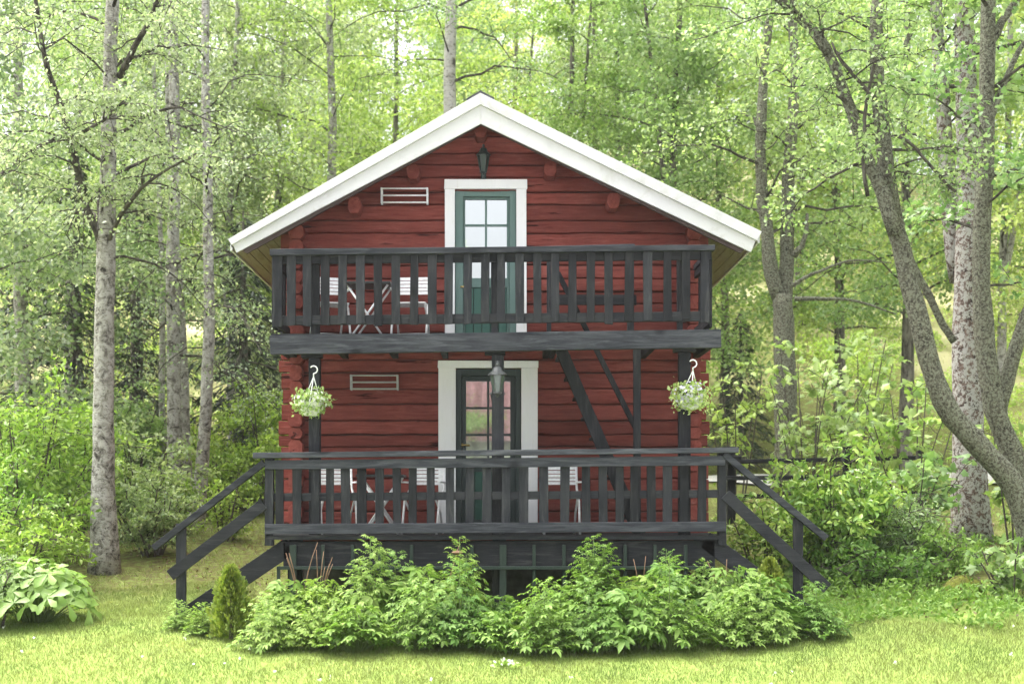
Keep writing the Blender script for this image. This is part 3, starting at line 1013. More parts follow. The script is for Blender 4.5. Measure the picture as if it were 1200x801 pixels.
side_stair(((309, 541.5), (179, 642)), ((309, 590), (199, 674)), (206, 217.5, 613), ((338, 640), (217, 722)), -1)
side_stair(((849, 532), (969, 630.5)), ((850, 579), (970, 689)), (930, 941.5, 606), ((826, 632), (950, 722)), 1)
ld = MB()
ld.pquad([(646, 400), (661, 400), (757, 624), (741, 624)], YU + 0.42, YU + 0.48)
ld2 = part('balcony_stair', ld, M['dark_v'], cabin, 0.006)
sub('stringer', MB().pquad([(649, 400), (661, 400), (757, 622), (744, 622)], YU + 1.08, YU + 1.13), M['dark_v'], ld2)
sub('handrail', MB().pquad([(650, 318), (656.5, 318), (752, 508), (745, 508)], YU + 0.98, YU + 1.03), M['dark_v'], ld2)
sub('stair_post', MB().pbox(742.5, 751, 404, 626, YU + 0.90, YU + 0.975, 0.003), M['dark_v'], ld2)
for k in range(9):
    f = (k + 0.7) / 9.4
    px, py = 653 + 96 * f, 400 + 224 * f
    x, z = XW(px, YU + 0.45), ZW(py, YU + 0.45)
    sub('tread', MB().box(x - 0.07, x + 0.09, YU + 0.485, YU + 1.075, z - 0.018, z + 0.018), M['dark_y'], ld2)


# ------------------------------------------------------------------ racks, lanterns, baskets, furniture
def rack(px0, px1, py0, py1, mat, label):
    Y = YWALL - 0.14
    c = W((px0 + px1) / 2, py1, YWALL - 0.03)
    t = thing('wall_rack', c, label, 'wall rack', 'slatted metal racks on the log wall')
    x0, x1 = XW(px0, Y), XW(px1, Y)
    z0, z1 = ZW(py1, Y), ZW(py0, Y)
    for x in (x0, x1):
        b = MB()
        b.box(x - 0.012, x + 0.012, Y, YWALL - 0.02, z1 - 0.03, z1)
        b.box(x - 0.012, x + 0.012, YWALL - 0.045, YWALL - 0.02, z0, z1 - 0.031)
        b.box(x - 0.010, x + 0.010, Y + 0.002, Y + 0.022, z0, z1 - 0.031)
        part('bracket', b, mat, t, 0.003)
    for z in (z1 - 0.012, (z0 + z1) / 2, z0 + 0.012):
        part('bar', MB().tube([(x0, Y + 0.01, z), (x1, Y + 0.01, z)], 0.011, 8), mat, t, smooth=True)
    return t


rack(447, 500.5, 219.5, 238, M['white_metal'], 'white slatted metal rack fixed to the red gable beside the upper door')
rack(411, 465.5, 438.5, 456.5, M['rack_grey'], 'dull grey slatted metal rack on the shaded wall beside the lower door')


def lantern(top, bot, w, px, Y, mat, label, arm, hang, gl):
    H = (bot - top) / FPX * Y
    Wd = w / FPX * Y / 2
    base = W(px, bot, Y)
    t = thing('wall_lantern', base, label, 'lantern')
    b, x = base, base.x
    part('cap', MB().lathe([(Wd * 0.12, H * 1.0), (Wd * 0.2, H * 0.94), (Wd * 0.14, H * 0.9), (Wd * 0.45, H * 0.86), (Wd * 0.6, H * 0.76), (Wd * 1.0, H * 0.68), (Wd * 1.04, H * 0.64), (Wd * 0.85, H * 0.64)], b, 8), mat, t)
    part('glass_body', MB().lathe([(Wd * 0.4, H * 0.14), (Wd * 0.8, H * 0.635)], b, 6), M[gl], t)
    cg = MB()
    for k in range(6):
        a = k * math.pi / 3
        p0 = b + Vector((Wd * 0.43 * math.cos(a), Wd * 0.43 * math.sin(a), H * 0.13))
        p1 = b + Vector((Wd * 0.83 * math.cos(a), Wd * 0.83 * math.sin(a), H * 0.645))
        cg.tube([p0, p1], 0.007, 5)
    cg.lathe([(Wd * 0.1, 0.0), (Wd * 0.2, H * 0.04), (Wd * 0.15, H * 0.07), (Wd * 0.5, H * 0.11), (Wd * 0.46, H * 0.15)], b, 8)
    part('cage', cg, mat, t)
    ar = MB()
    if hang:
        ar.tube([b + Vector((0, 0, H)), b + Vector((0, 0.02, H * 1.05)), b + Vector((0, arm, H * 1.02))], 0.012, 6)
        ar.box(x - 0.03, x + 0.03, Y + arm - 0.012, Y + arm, b.z + H * 0.8, b.z + H * 1.1)
    else:
        ar.tube([b + Vector((0, 0, H * 0.04)), b + Vector((0, 0.06, -H * 0.04)), b + Vector((0, arm, H * 0.1))], 0.014, 6)
        ar.box(x - 0.035, x + 0.035, Y + arm - 0.015, Y + arm, b.z - H * 0.1, b.z + H * 0.3)
    part('bracket', ar, mat, t)
    return t


lantern(169, 206, 17, 566.5, YWALL - 0.17, M['lantern'], 'dark green lantern on the red gable above the upper door', 0.15, False, 'lamp_glass_dark')
lantern(425, 465, 22, 583, YU - 0.07, M['lantern_grey'], 'weathered grey lantern on the middle post before the lower door', 0.165, True, 'lamp_glass')


def cluster(c, rad, n, rs, flat=0.8):
    p = rs.normal(size=(n, 3))
    p /= np.linalg.norm(p, axis=1, keepdims=True)
    r = rs.uniform(0.55, 1.0, n)[:, None]
    q = np.array(c) + p * r * np.array([rad, rad, rad * flat])
    return q, p


def basket(px, py, Y, hook_y, wpx, hpx, label, seed, tint):
    rs = np.random.default_rng(seed)
    c = W(px, py, Y)
    Rr = wpx / FPX * Y / 2
    hz = hpx / FPX * Y / 2
    t = thing('hanging_basket', c - Vector((0, 0, hz)), label, 'hanging basket', 'flower baskets hanging from the balcony')
    ht = W(px + 3, hook_y, Y)
    pot = MB().lathe([(Rr * 0.34, -hz), (Rr * 0.42, -hz * 0.85), (Rr * 0.56, -hz * 0.1), (Rr * 0.6, -hz * 0.06), (Rr * 0.5, -hz * 0.06)], c, 18)
    part('pot', pot, M['white_plastic'], t, smooth=True)
    hk = [ht + Vector((0, 0, -0.12))]
    for k in range(9):
        a = -math.pi * 0.5 + k * math.pi * 1.3 / 8
        hk.append(ht + Vector((0.045 * math.cos(a) * 1.0, 0, -0.03 + 0.045 * math.sin(a))) + Vector((0.0, 0, 0)))
    part('hook', MB().tube(hk, 0.0075, 8), M['white_plastic'], t, smooth=True)
    for k in range(3):
        a = k * 2.1 + 0.5
        part('strand', MB().tube([ht + Vector((0, 0, -0.11)), c + Vector((Rr * 0.56 * math.cos(a), Rr * 0.56 * math.sin(a), -hz * 0.1))], 0.006, 5), M['white_plastic'], t)
    off = np.array(c - Vector((0, 0, hz)))
    q, d = cluster(c + Vector((0, 0, -hz * 0.05)), Rr * 0.95, 760, rs, 0.72)
    # uneven: drop leaves in some directions, push others out
    wob = 1 + rs.exponential(0.09, len(q)) + 0.26 * np.sin(d[:, 0] * 5 + seed) * np.cos(d[:, 2] * 4 + d[:, 1] * 3)
    q = np.array(c) + (q - np.array(c)) * wob[:, None] - off
    me = np_mesh('foliage', [leaves_np(q, d * 0.6 + rand_dirs(rs, len(q)), rand_dirs(rs, len(q), 0.8), rs.uniform(0.03, 0.06, len(q)), 'quad')])
    link_mesh('foliage', me, M['leaf_basket'], t)
    q, d = cluster(c + Vector((0, 0, 0)), Rr * 1.02, 130, rs, 0.75)
    q = q - off
    ch = []
    for k in range(5):
        a = k * 2 * math.pi / 5
        e1 = np.cross(d, np.array([0.0, 0.3, 1.0]))
        e1 /= np.linalg.norm(e1, axis=1, keepdims=True)
        e2 = np.cross(d, e1)
        ch.append(leaves_np(q, e1 * math.cos(a) + e2 * math.sin(a) + d * 0.2, d, np.full(len(q), 0.022), 'round'))
    link_mesh('blossom', np_mesh('blossom', ch), M['petal_lilac'] if tint else M['petal'], t)
    return t


basket(364.5, 470, YU - 0.02, 430, 44, 34, 'white potted basket of white flowers hanging at the leftmost balcony post', 3, 0)
basket(809, 463, YU - 0.02, 423, 46, 33, 'hanging white pot of pale flowers at the balcony post nearest the steep stair', 8, 1)


def chair(label, group):
    """folding garden chair, seat facing +Y of its own frame; built at the origin"""
    t = thing('garden_chair', (0, 0, 0), label, 'chair', group)
    m = M['white_metal']
    seat = MB()
    for k in range(6):
        y = -0.19 + k * 0.068
        seat.box(-0.2, 0.2, y, y + 0.052, 0.435, 0.45)
    part('seat', seat, m, t, 0.003)
    back = MB()
    for k in range(5):
        z = 0.60 + k * 0.046
        back.box(-0.205, 0.205, -0.235 - k * 0.011, -0.222 - k * 0.011, z, z + 0.036)
    part('backrest', back, m, t, 0.003)
    for sx in (-1, 1):
        x = sx * 0.215
        part('leg', MB().tube([(x, 0.22, 0.0), (x, 0.08, 0.40), (x, -0.20, 0.55), (x, -0.275, 0.83)], 0.014, 8), m, t, smooth=True)
        x = sx * 0.19
        part('leg', MB().tube([(x, -0.26, 0.0), (x, -0.12, 0.25), (x, 0.18, 0.435)], 0.013, 8), m, t, smooth=True)
        part('armrest', MB().box(sx * 0.225 - 0.02, sx * 0.225 + 0.02, -0.22, 0.14, 0.62, 0.64), m, t, 0.004)
    part('stretcher', MB().tube([(-0.19, -0.2, 0.11), (0.19, -0.2, 0.11)], 0.009, 6), m, t, smooth=True)
    return t


CH = [
    (386, 17.45, ZU, 200, 'white slatted chair on the balcony at the leftmost table end'),
    (482, 17.45, ZU, 175, 'white slatted chair on the balcony between the table and upper door'),
    (395, 17.35, ZB, 195, 'white slatted chair on the veranda below the grey wall rack'),
    (496, 17.35, ZB, 170, 'white slatted chair on the veranda just beside the lower door trim'),
    (657, 17.25, ZB, 182, 'lone white slatted chair on the veranda by the steep stair'),
]
c0 = None
for px, Y, z, a, lab in CH:
    c = chair(lab, 'white slatted garden chairs') if c0 is None else dup(c0)
    c0 = c0 or c
    c['label'] = lab
    c.location = (XW(px, Y), Y, z)
    c.rotation_euler = (0, 0, R_(a))


def table(px, Y, z, h, label, red):
    o = Vector((XW(px, Y), Y, z))
    t = thing('folding_table', o, label, 'table', 'folding tables by the doors')
    tp = MB()
    for k in range(6):
        y = -0.27 + k * 0.09
        tp.box(o.x - 0.29, o.x + 0.29, Y + y, Y + y + 0.078, z + h - 0.028, z + h)
    part('tabletop', tp, M['table_top'], t, 0.004)
    for yy in (-0.2, 0.2):
        for s in (-1, 1):
            part('leg', MB().tube([(o.x + s * 0.25, Y + yy + 0.015 * s, z + h - 0.03), (o.x - s * 0.22, Y + yy + 0.015 * s, z)], 0.013, 8), M['white_metal'], t, smooth=True)
    return t


table(432, 17.5, ZU, 0.70, 'dark topped folding table with crossed white legs on the balcony', False)
tb = table(447, 17.4, ZB, 0.72, 'dark folding table with crossed white legs on the lower veranda', True)
o = Vector((XW(434, 17.3), 17.3, ZB + 0.72))
bw = thing('serving_bowl', o, 'shallow red bowl on the lower veranda table', 'bowl')
part('bowl', MB().lathe([(0.04, 0.0), (0.06, 0.01), (0.10, 0.05), (0.13, 0.075), (0.12, 0.07), (0.02, 0.02)], o, 20), M['red_cloth'], bw, smooth=True)
# ------------------------------------------------------------------ ground, road, grass
def ground_mat():
    m, nt, out = nmat('lawn_and_forest_floor')
    v = coords(nt, (1, 1, 1))
    sep = nt.nodes.new('ShaderNodeSeparateXYZ')
    L(nt, v, sep.inputs[0])
    n1 = noise(nt, v, 0.55, 5, 0.6)
    n2 = noise(nt, v, 9, 6, 0.7)
    n3 = noise(nt, v, 70, 3, 0.6)
    lawn = ramp(nt, n2, [(0.25, (0.12, 0.18, 0.05)), (0.5, (0.20, 0.27, 0.07)), (0.75, (0.28, 0.34, 0.10))])
    lawn = mixc(nt, math_(nt, 'MULTIPLY', n3, 0.5), lawn, (0.22, 0.28, 0.045))
    floor = ramp(nt, n2, [(0.25, (0.05, 0.04, 0.02)), (0.45, (0.11, 0.10, 0.035)), (0.6, (0.16, 0.20, 0.05)), (0.8, (0.24, 0.30, 0.07))])
    dry = ramp(nt, noise(nt, v, 0.22, 4, 0.6), [(0.5, (0, 0, 0)), (0.62, (1, 1, 1))])
    far = math_(nt, 'MULTIPLY', dry, ramp(nt, math_(nt, 'MULTIPLY', sep.outputs['Y'], 0.01), [(0.36, (0, 0, 0)), (0.46, (1, 1, 1))]))
    floor = mixc(nt, math_(nt, 'MULTIPLY', far, 0.8), floor, (0.42, 0.38, 0.22))
    yy = math_(nt, 'ADD', sep.outputs['Y'], math_(nt, 'MULTIPLY', n1, 5.0))
    fac = ramp(nt, math_(nt, 'MULTIPLY', yy, 0.02), [(0.395, (0, 0, 0)), (0.44, (1, 1, 1))])
    c = mixc(nt, fac, lawn, floor)
    bounce_gravel = ramp(nt, n3, [(0.3, (0.22, 0.215, 0.22)), (0.7, (0.37, 0.365, 0.37))])  # unseen gravel yard, added to bounce neutral light onto the cabin front
    near = math_(nt, 'LESS_THAN', math_(nt, 'ADD', sep.outputs['Y'], n1), 11.3)
    c = mixc(nt, near, c, bounce_gravel)
    finish(nt, out, c, 0.95, n2, 0.6, 0.03, 0.1)
    return m


xs = np.concatenate([np.linspace(-400, -40, 19)[:-1], np.linspace(-40, -16, 25)[:-1], np.linspace(-16, 16, 129)[:-1], np.linspace(16, 40, 25)[:-1], np.linspace(40, 400, 19)])
ys = np.concatenate([np.linspace(-400, 0, 21)[:-1], np.linspace(0, 11, 12)[:-1], np.linspace(11, 34, 116)[:-1], np.linspace(34, 90, 57)[:-1], np.linspace(90, 400, 32)])
X, Y = np.meshgrid(xs, ys)
Z = gz_np(X.ravel(), Y.ravel())
V = np.stack([X.ravel(), Y.ravel(), Z], 1)
nx, ny = len(xs), len(ys)
i, j = np.meshgrid(np.arange(nx - 1), np.arange(ny - 1))
a = (j * nx + i).ravel()
loops = np.stack([a, a + 1, a + nx + 1, a + nx], 1).ravel()
me = np_mesh('ground', [(V, loops, np.full(len(a), 4))])
me.polygons.foreach_set('use_smooth', [True] * len(me.polygons))
tag(link_mesh('ground', me, ground_mat()), kind='structure')

rd = MB()
xr = np.linspace(-60, 60, 121)
vs = []
for x in xr:
    for y in np.linspace(29.5, 32.0, 6):
        vs.append((x, y, gz(x, y) + 0.05))
rd.add(vs, [(k * 6 + q, (k + 1) * 6 + q, (k + 1) * 6 + q + 1, k * 6 + q + 1) for k in range(120) for q in range(5)])
M['gravel'] = plain('pale_gravel', (0.52, 0.50, 0.46), 0.95, 0.1, 0, 0.3, 18)
tag(part('road', rd, M['gravel'], None), kind='structure')

rs = np.random.default_rng(21)


def scatter(n, x0, x1, y0, y1, keep):
    P = np.stack([rs.uniform(x0, x1, n), rs.uniform(y0, y1, n)], 1)
    k = keep(P[:, 0], P[:, 1])
    P = P[k]
    return np.concatenate([P, gz_np(P[:, 0], P[:, 1])[:, None]], 1)


def px_of(x, y):
    return CX + x / y * FPX


def blades(P, h0, h1, kind='blade', lean=0.45):
    n = len(P)
    T = np.stack([rs.normal(0, lean, n), rs.normal(0, lean, n), np.ones(n)], 1)
    return leaves_np(P, T, rand_dirs(rs, n), rs.uniform(h0, h1, n), kind)


def lawn_keep(x, y):
    px = px_of(x, y)
    edge = 16.9 + 0.5 * np.sin(x * 1.3) + np.where(px < 300, 2.2, 0)
    edge = np.where(px > 960, 16.45 + 0.25 * np.sin(x * 2.1), edge)
    return (y < edge) & (px > -60) & (px < 1260)


dens = lambda x, y: (np.sin(x * 3.1 + y * 1.7) + np.sin(x * 7.3 - y * 4.1) + np.sin(x * 1.1 + 2)) / 3
P = scatter(420000, -6.5, 7.5, 12.2, 19.5, lambda x, y: lawn_keep(x, y) & (rs.uniform(0, 1, len(x)) < 0.75 + 0.25 * dens(x, y)))
grass = np_mesh('lawn_grass', [blades(P, 0.025, 0.06)])
tag(link_mesh('lawn_grass', grass, M['grass']), 'short bright green lawn grass in front of the cabin', 'grass', None, 'stuff')
# clover heads
P = scatter(36, -6, 6.5, 12.6, 16.0, lawn_keep)
P[:, 2] += 0.05
ch = [leaves_np(P, rand_dirs(rs, len(P), 0.6), rand_dirs(rs, len(P)), np.full(len(P), 0.028), 'round') for _ in range(3)]
tag(link_mesh('lawn_clover', np_mesh('lawn_clover', ch), M['petal']), 'tiny white clover heads scattered over the lawn', 'clover', None, 'stuff')
# rough grass on the slope behind
P = scatter(260000, -22, 24, 17.2, 46, lambda x, y: ~lawn_keep(x, y) & (np.abs(px_of(x, y) - 600) < 680) & ~((y > 29.3) & (y < 32.2)) & ~((np.abs(x) < 2.9) & (y < 25)) & (dens(x * 0.4, y * 0.5) > -0.45) & (rs.uniform(0, 1, len(x)) < np.clip(22 / y, 0, 1)))
tag(link_mesh('wild_grass', np_mesh('wild_grass', [blades(P, 0.03, 0.12, lean=0.9)]), M['grass_wild']), 'rough grass covering the slope around the trees', 'grass', None, 'stuff')


# ------------------------------------------------------------------ trees
def bez(p0, p1, p2, n):
    return [p0 * (1 - t) ** 2 + p1 * 2 * t * (1 - t) + p2 * t * t for t in [k / (n - 1) for k in range(n)]]


def path_at(pts, t):
    f = t * (len(pts) - 1)
    i = min(int(f), len(pts) - 2)
    return pts[i].lerp(pts[i + 1], f - i)


class Tree:
    """collects wood tubes and leaf anchors in world (or local) coordinates"""

    def __init__(s, seed):
        s.rnd = random.Random(seed)
        s.rs = np.random.default_rng(seed)
        s.wood = MB()
        s.twigs = MB()
        s.lp, s.ld = [], []

    def trunk(s, pts, rad, n=12, wob=0.03):
        s.wood.tube(pts, rad, n)

    def smooth(s, ctrl, r0, r1, steps=14, wob=0.02, flare=0.0):
        """Catmull-Rom through control points"""
        c = [Vector(p) for p in ctrl]
        c = [c[0] * 2 - c[1]] + c + [c[-1] * 2 - c[-2]]
        pts = []
        seg = len(c) - 3
        for k in range(steps + 1):
            f = k / steps * seg
            i = min(int(f), seg - 1)
            t = f - i
            p0, p1, p2, p3 = c[i:i + 4]
            pts.append(0.5 * ((2 * p1) + (p2 - p0) * t + (2 * p0 - 5 * p1 + 4 * p2 - p3) * t * t + (3 * p1 - p0 - 3 * p2 + p3) * t ** 3))
        rad = []
        for k, p in enumerate(pts):
            t = k / steps
            r = r0 + (r1 - r0) * t
            r *= 1 + flare * math.exp(-t * 14) + s.rnd.uniform(-0.06, 0.06)
            rad.append(r)
            if 0 < k < steps:
                p.x += s.rnd.uniform(-wob, wob)
                p.y += s.rnd.uniform(-wob, wob)
        return pts, rad

    def limb(s, p, d, length, r, subs, leaf_n, sig, droop, up, leaf=True, bare=0.2):
        rnd = s.rnd
        d = Vector(d).normalized()
        end = p + d * length + Vector((rnd.uniform(-.15, .15), rnd.uniform(-.15, .15), 0)) * length
        mid = p + d * length * 0.5 + Vector((rnd.uniform(-.1, .1) * length, rnd.uniform(-.1, .1) * length, up * length))
        end.z += -droop * length
        pts = bez(p, mid, end, 8)
        for q in pts[1:]:
            q += Vector((rnd.gauss(0, 0.025), rnd.gauss(0, 0.025), rnd.gauss(0, 0.025))) * length * 0.6
        s.twigs.tube(pts, [max(0.006, r * (1 - 0.85 * k / 7)) for k in range(8)], 6, False)
        if not leaf:
            return pts
        for k in range(subs):
            t = bare + (1 - bare) * (k + rnd.random()) / subs
            q = path_at(pts, min(t, 1.0))
            sd = Vector((rnd.gauss(0, 1), rnd.gauss(0, 1), rnd.gauss(0.1, 0.5))).normalized()
            dd = (d * 0.5 + sd).normalized()
            sl = length * 0.42 * (1.15 - 0.6 * t) * rnd.uniform(0.7, 1.2)
            e = q + dd * sl - Vector((0, 0, droop * sl * 0.9))
            m = q + dd * sl * 0.5 + Vector((0, 0, 0.12 * sl))
            sp = bez(q, m, e, 5)
            s.twigs.tube(sp, [max(0.004, r * 0.3 * (1 - 0.8 * j / 4)) for j in range(5)], 4, False)
            n = max(2, int(leaf_n * rnd.uniform(0.6, 1.3)))
            A = np.array([tuple(v) for v in sp])
            tt = s.rs.uniform(0.1, 1.08, n) * 3.999
            ii = np.clip(tt.astype(int), 0, 3)
            ff = (tt - ii)[:, None]
            B = A[ii] * (1 - ff) + A[ii + 1] * ff
            sg = sig * min(1.0, 0.45 + sl * 0.4)
            B = B + s.rs.normal(size=(n, 3)) * np.array([sg, sg, sg * 0.55])
            s.lp.append(B)
            s.ld.append(np.tile(np.array(dd), (n, 1)))
        return pts

    def crown(s, pts, rad, n, h0, length, subs, leaf_n, sig, droop, up, elev=(0.1, 0.7), h1=0.98, prof='round', az=None):
        for k in range(n):
            t = h0 + (h1 - h0) * (k + s.rnd.random()) / n
            u = (t - h0) / max(1e-6, (h1 - h0))
            f = {'round': 0.55 + 0.55 * math.sin(math.pi * min(1, u * 0.75 + 0.2)), 'cone': 1.15 - 0.95 * u}[prof]
            a = k * 2.399 + s.rnd.uniform(-0.5, 0.5)
            if az is not None:
                a = az[0] + (az[1] - az[0]) * s.rnd.random()
            e = s.rnd.uniform(*elev) + u * 0.35
            d = Vector((math.cos(a) * math.cos(e), math.sin(a) * math.cos(e), math.sin(e)))
            ln = length * f * s.rnd.uniform(0.7, 1.2)
            i = t * (len(rad) - 1)
            r = rad[min(int(i), len(rad) - 1)] * s.rnd.uniform(0.14, 0.30)
            s.limb(path_at(pts, t), d, ln, max(0.014, r), subs, leaf_n, sig, droop, up)

    def leaf_chunk(s, size, kind, flat=0.9, hang=0.0):
        P = np.concatenate(s.lp)
        D = np.concatenate(s.ld)
        n = len(P)
        T = D * 0.6 + s.rs.normal(size=(n, 3)) * 0.7
        T[:, 2] -= hang
        return leaves_np(P, T, rand_dirs(s.rs, n, flat), s.rs.uniform(size[0], size[1], n), kind)

    def build(s, name, loc, label, cat, group, bark, leafm, size, kind, flat=0.9, hang=0.3):
        t = thing(name, loc, label, cat, group)
        part('trunk', s.wood, bark, t, smooth=True)
        if s.twigs.v:
            part('limbs', s.twigs, M['bark_limb'], t, smooth=True)
        if s.lp:
            V, lo, to = s.leaf_chunk(size, kind, flat, hang)
            V = V - np.array(loc)
            link_mesh('crown', np_mesh('crown', [(V, lo, to)]), leafm, t)
        return t


def base_at(px, Y):
    x = XW(px, Y)
    return Vector((x, Y, gz(x, Y)))


def px_path(list_px, Y, dY=None):
    return [W(p[0], p[1], Y + (p[2] if len(p) > 2 else 0)) for p in list_px]


# --- the tall birch on the left lawn edge
Yb = 20.0
b = base_at(122, Yb)
T = Tree(101)
ctrl = [b - Vector((0, 0, 0.15))] + px_path([(121, 560), (122, 440), (124, 300), (128, 160), (131, 20), (136, -160), (140, -330)], Yb)
pts, rad = T.smooth(ctrl, 0.172, 0.07, 22, 0.012, 0.5)
T.trunk(pts, rad, 14)
p0 = W(121, 292, Yb)
fork, fr = T.smooth([p0, W(98, 230, Yb - 0.2), W(72, 130, Yb - 0.4), W(52, 60, Yb - 0.5), W(35, -60, Yb - 0.6)], 0.06, 0.025, 10, 0.02)
T.twigs.tube(fork, fr, 8)
f2, fr2 = T.smooth([W(124, 290, Yb), W(150, 240, Yb - 0.5), W(185, 205, Yb - 1.0), W(230, 180, Yb - 1.3)], 0.035, 0.014, 8, 0.02)
T.twigs.tube(f2, fr2, 6)
f3, fr3 = T.smooth([W(72, 160, Yb - 0.4), W(40, 175, Yb - 0.8), W(0, 205, Yb - 1.2), W(-40, 250, Yb - 1.4)], 0.03, 0.012, 8, 0.02)
T.twigs.tube(f3, fr3, 6)
f4, fr4 = T.smooth([W(85, 160, Yb - 0.4), W(120, 142, Yb - 0.9), W(145, 118, Yb - 1.2)], 0.025, 0.01, 6, 0.02)
T.twigs.tube(f4, fr4, 6)
f5, fr5 = T.smooth([W(140, 90, Yb), W(158, 55, Yb - 0.4), W(185, 0, Yb - 0.7), W(205, -60, Yb - 0.8)], 0.05, 0.02, 6, 0.02)
T.twigs.tube(f5, fr5, 6)
T.crown(pts, rad, 20, 0.42, 2.1, 7, 40, 0.2, 0.4, 0.12, (-0.1, 0.5))
T.crown(fork, fr, 12, 0.15, 1.5, 7, 42, 0.2, 0.35, 0.1, (-0.2, 0.5))
for q, qr in ((f2, fr2), (f3, fr3), (f4, fr4), (f5, fr5)):
    T.crown(q, qr, 7, 0.2, 0.95, 6, 36, 0.18, 0.35, 0.08, (-0.3, 0.4))
T.build('birch_tree', b, 'tall birch with forked dark limb standing alone at the left lawn edge', 'tree', None, M['bark_birch'], M['leaf_birch'], (0.045, 0.075), 'quad', 0.7, 0.6)

# --- three birches between it and the cabin
for k, (ctrl_px, Yq, r0, lab, seed) in enumerate((
    ([(206, 560), (204, 440), (202, 330), (205, 200), (203, 60), (203, -120), (206, -260)], 25.0, 0.15, 'pale birch trunk touching a second trunk behind the veranda stairs', 111),
    ([(219, 560), (216, 450), (209, 330), (200, 200), (196, 60), (190, -120)], 25.6, 0.108, 'thinner birch leaning close against its pale neighbour left of the cabin', 112),
    ([(236, 560), (243, 450), (245, 330), (243, 200), (241, 60), (243, -110), (240, -250)], 24.3, 0.122, 'single slim birch with sloping foot nearest the veranda stairs', 113),
    ([(191, 560), (190, 450), (190, 340), (187, 220), (180, 60), (176, -120)], 26.6, 0.075, 'very thin birch just behind the pair of touching trunks', 114),
)):
    b = base_at((214, 226, 229, 194)[k], Yq)
    T = Tree(seed)
    pts, rad = T.smooth([b - Vector((0, 0, 0.15))] + px_path(ctrl_px, Yq), r0, r0 * 0.4, 20, 0.012, 0.35)
    T.trunk(pts, rad, 12)
    T.crown(pts, rad, 14, 0.42, 2.3, 7, 38, 0.22, 0.35, 0.1, (-0.15, 0.5))
    if k in (0, 2):
        T.crown(pts, rad, 4, 0.30, 1.8, 7, 30, 0.2, 0.5, 0.05, (-0.3, 0.1), 0.44)
    T.build('birch_tree', b, lab, 'tree', 'birches beside the left stairs', M['bark_birch'], M['leaf_birch'], (0.05, 0.08), 'quad', 0.7, 0.5)

# --- pale birch above the roof ridge, with its dark neighbour
Yq = 30.0
b = base_at(531, Yq)
T = Tree(121)
pts, rad = T.smooth([b - Vector((0, 0, 0.15))] + px_path([(529, 300), (527, 120), (529, 0), (530, -130), (534, -240)], Yq), 0.17, 0.08, 16, 0.012, 0.3)
T.trunk(pts, rad, 12)
T.crown(pts, rad, 18, 0.42, 2.8, 8, 46, 0.28, 0.25, 0.12, (-0.1, 0.5))
T.build('birch_tree', b, 'pale birch rising directly behind the roof ridge', 'tree', None, M['bark_pale'], M['leaf_mid'], (0.06, 0.095), 'quad', 0.7, 0.4)

# --- right: forked tree behind the fence
Yq = 28.0
b = base_at(922, Yq)
T = Tree(131)
pts, rad = T.smooth([b - Vector((0, 0, 0.15))] + px_path([(921, 470), (919, 400), (916, 345)], Yq), 0.24, 0.20, 10, 0.015, 0.3)
T.trunk(pts, rad, 14)
pa, ra = T.smooth(px_path([(914, 352), (902, 310), (896, 250), (890, 180), (896, 80), (905, -40), (900, -160)], Yq), 0.155, 0.06, 16, 0.02)
T.trunk(pa, ra, 12)
pb, rb = T.smooth(px_path([(918, 352), (922, 310), (923, 250), (926, 180), (932, 90), (925, -30), (930, -180)], Yq + 0.2), 0.17, 0.07, 16, 0.02)
T.trunk(pb, rb, 12)
T.trunk(*T.smooth(px_path([(931, 350), (960, 350), (1000, 352), (1050, 368)], Yq - 0.8), 0.055, 0.015, 10, 0.03), 6)
T.trunk(*T.smooth(px_path([(928, 335), (955, 320), (1000, 305), (1045, 308)], Yq - 0.6), 0.04, 0.012, 10, 0.03), 6)
T.trunk(*T.smooth(px_path([(930, 300), (943, 280), (946, 250)], Yq - 0.1), 0.07, 0.03, 6, 0.02), 6)
T.crown(pa, ra, 15, 0.25, 2.3, 8, 40, 0.28, 0.2, 0.1, (-0.1, 0.6))
T.crown(pb, rb, 15, 0.3, 2.5, 8, 40, 0.28, 0.2, 0.1, (-0.1, 0.6))
T.build('forked_tree', b, 'grey lichened tree forking low just right of the roof eave', 'tree', None, M['bark_lichen'], M['leaf_maple'], (0.07, 0.11), 'quad', 0.9, 0.3)

# --- big maple trunk on the right
Yq = 21.5
b = base_at(1138, Yq)
T = Tree(141)
pts, rad = T.smooth([b - Vector((0, 0, 0.2))] + px_path([(1136, 540), (1133, 440), (1134, 320), (1136, 220), (1132, 90), (1130, -40), (1134, -220)], Yq), 0.25, 0.12, 20, 0.012, 0.55)
T.trunk(pts, rad, 16)
pc, rc_ = T.smooth(px_path([(1124, 330), (1112, 240), (1108, 160), (1100, 60), (1092, -60), (1080, -200)], Yq + 0.4), 0.15, 0.07, 14, 0.015)
T.trunk(pc, rc_, 12)
T.crown(pts, rad, 13, 0.55, 2.3, 8, 38, 0.25, 0.2, 0.1, (-0.1, 0.6))
T.crown(pc, rc_, 8, 0.4, 1.8, 8, 36, 0.25, 0.2, 0.1, (-0.1, 0.6))
T.build('maple_tree', b, 'thick maple with pale blotched bark and mossy foot right of the fence', 'tree', None, M['bark_maple'], M['leaf_maple'], (0.08, 0.13), 'maple', 0.9, 0.3)

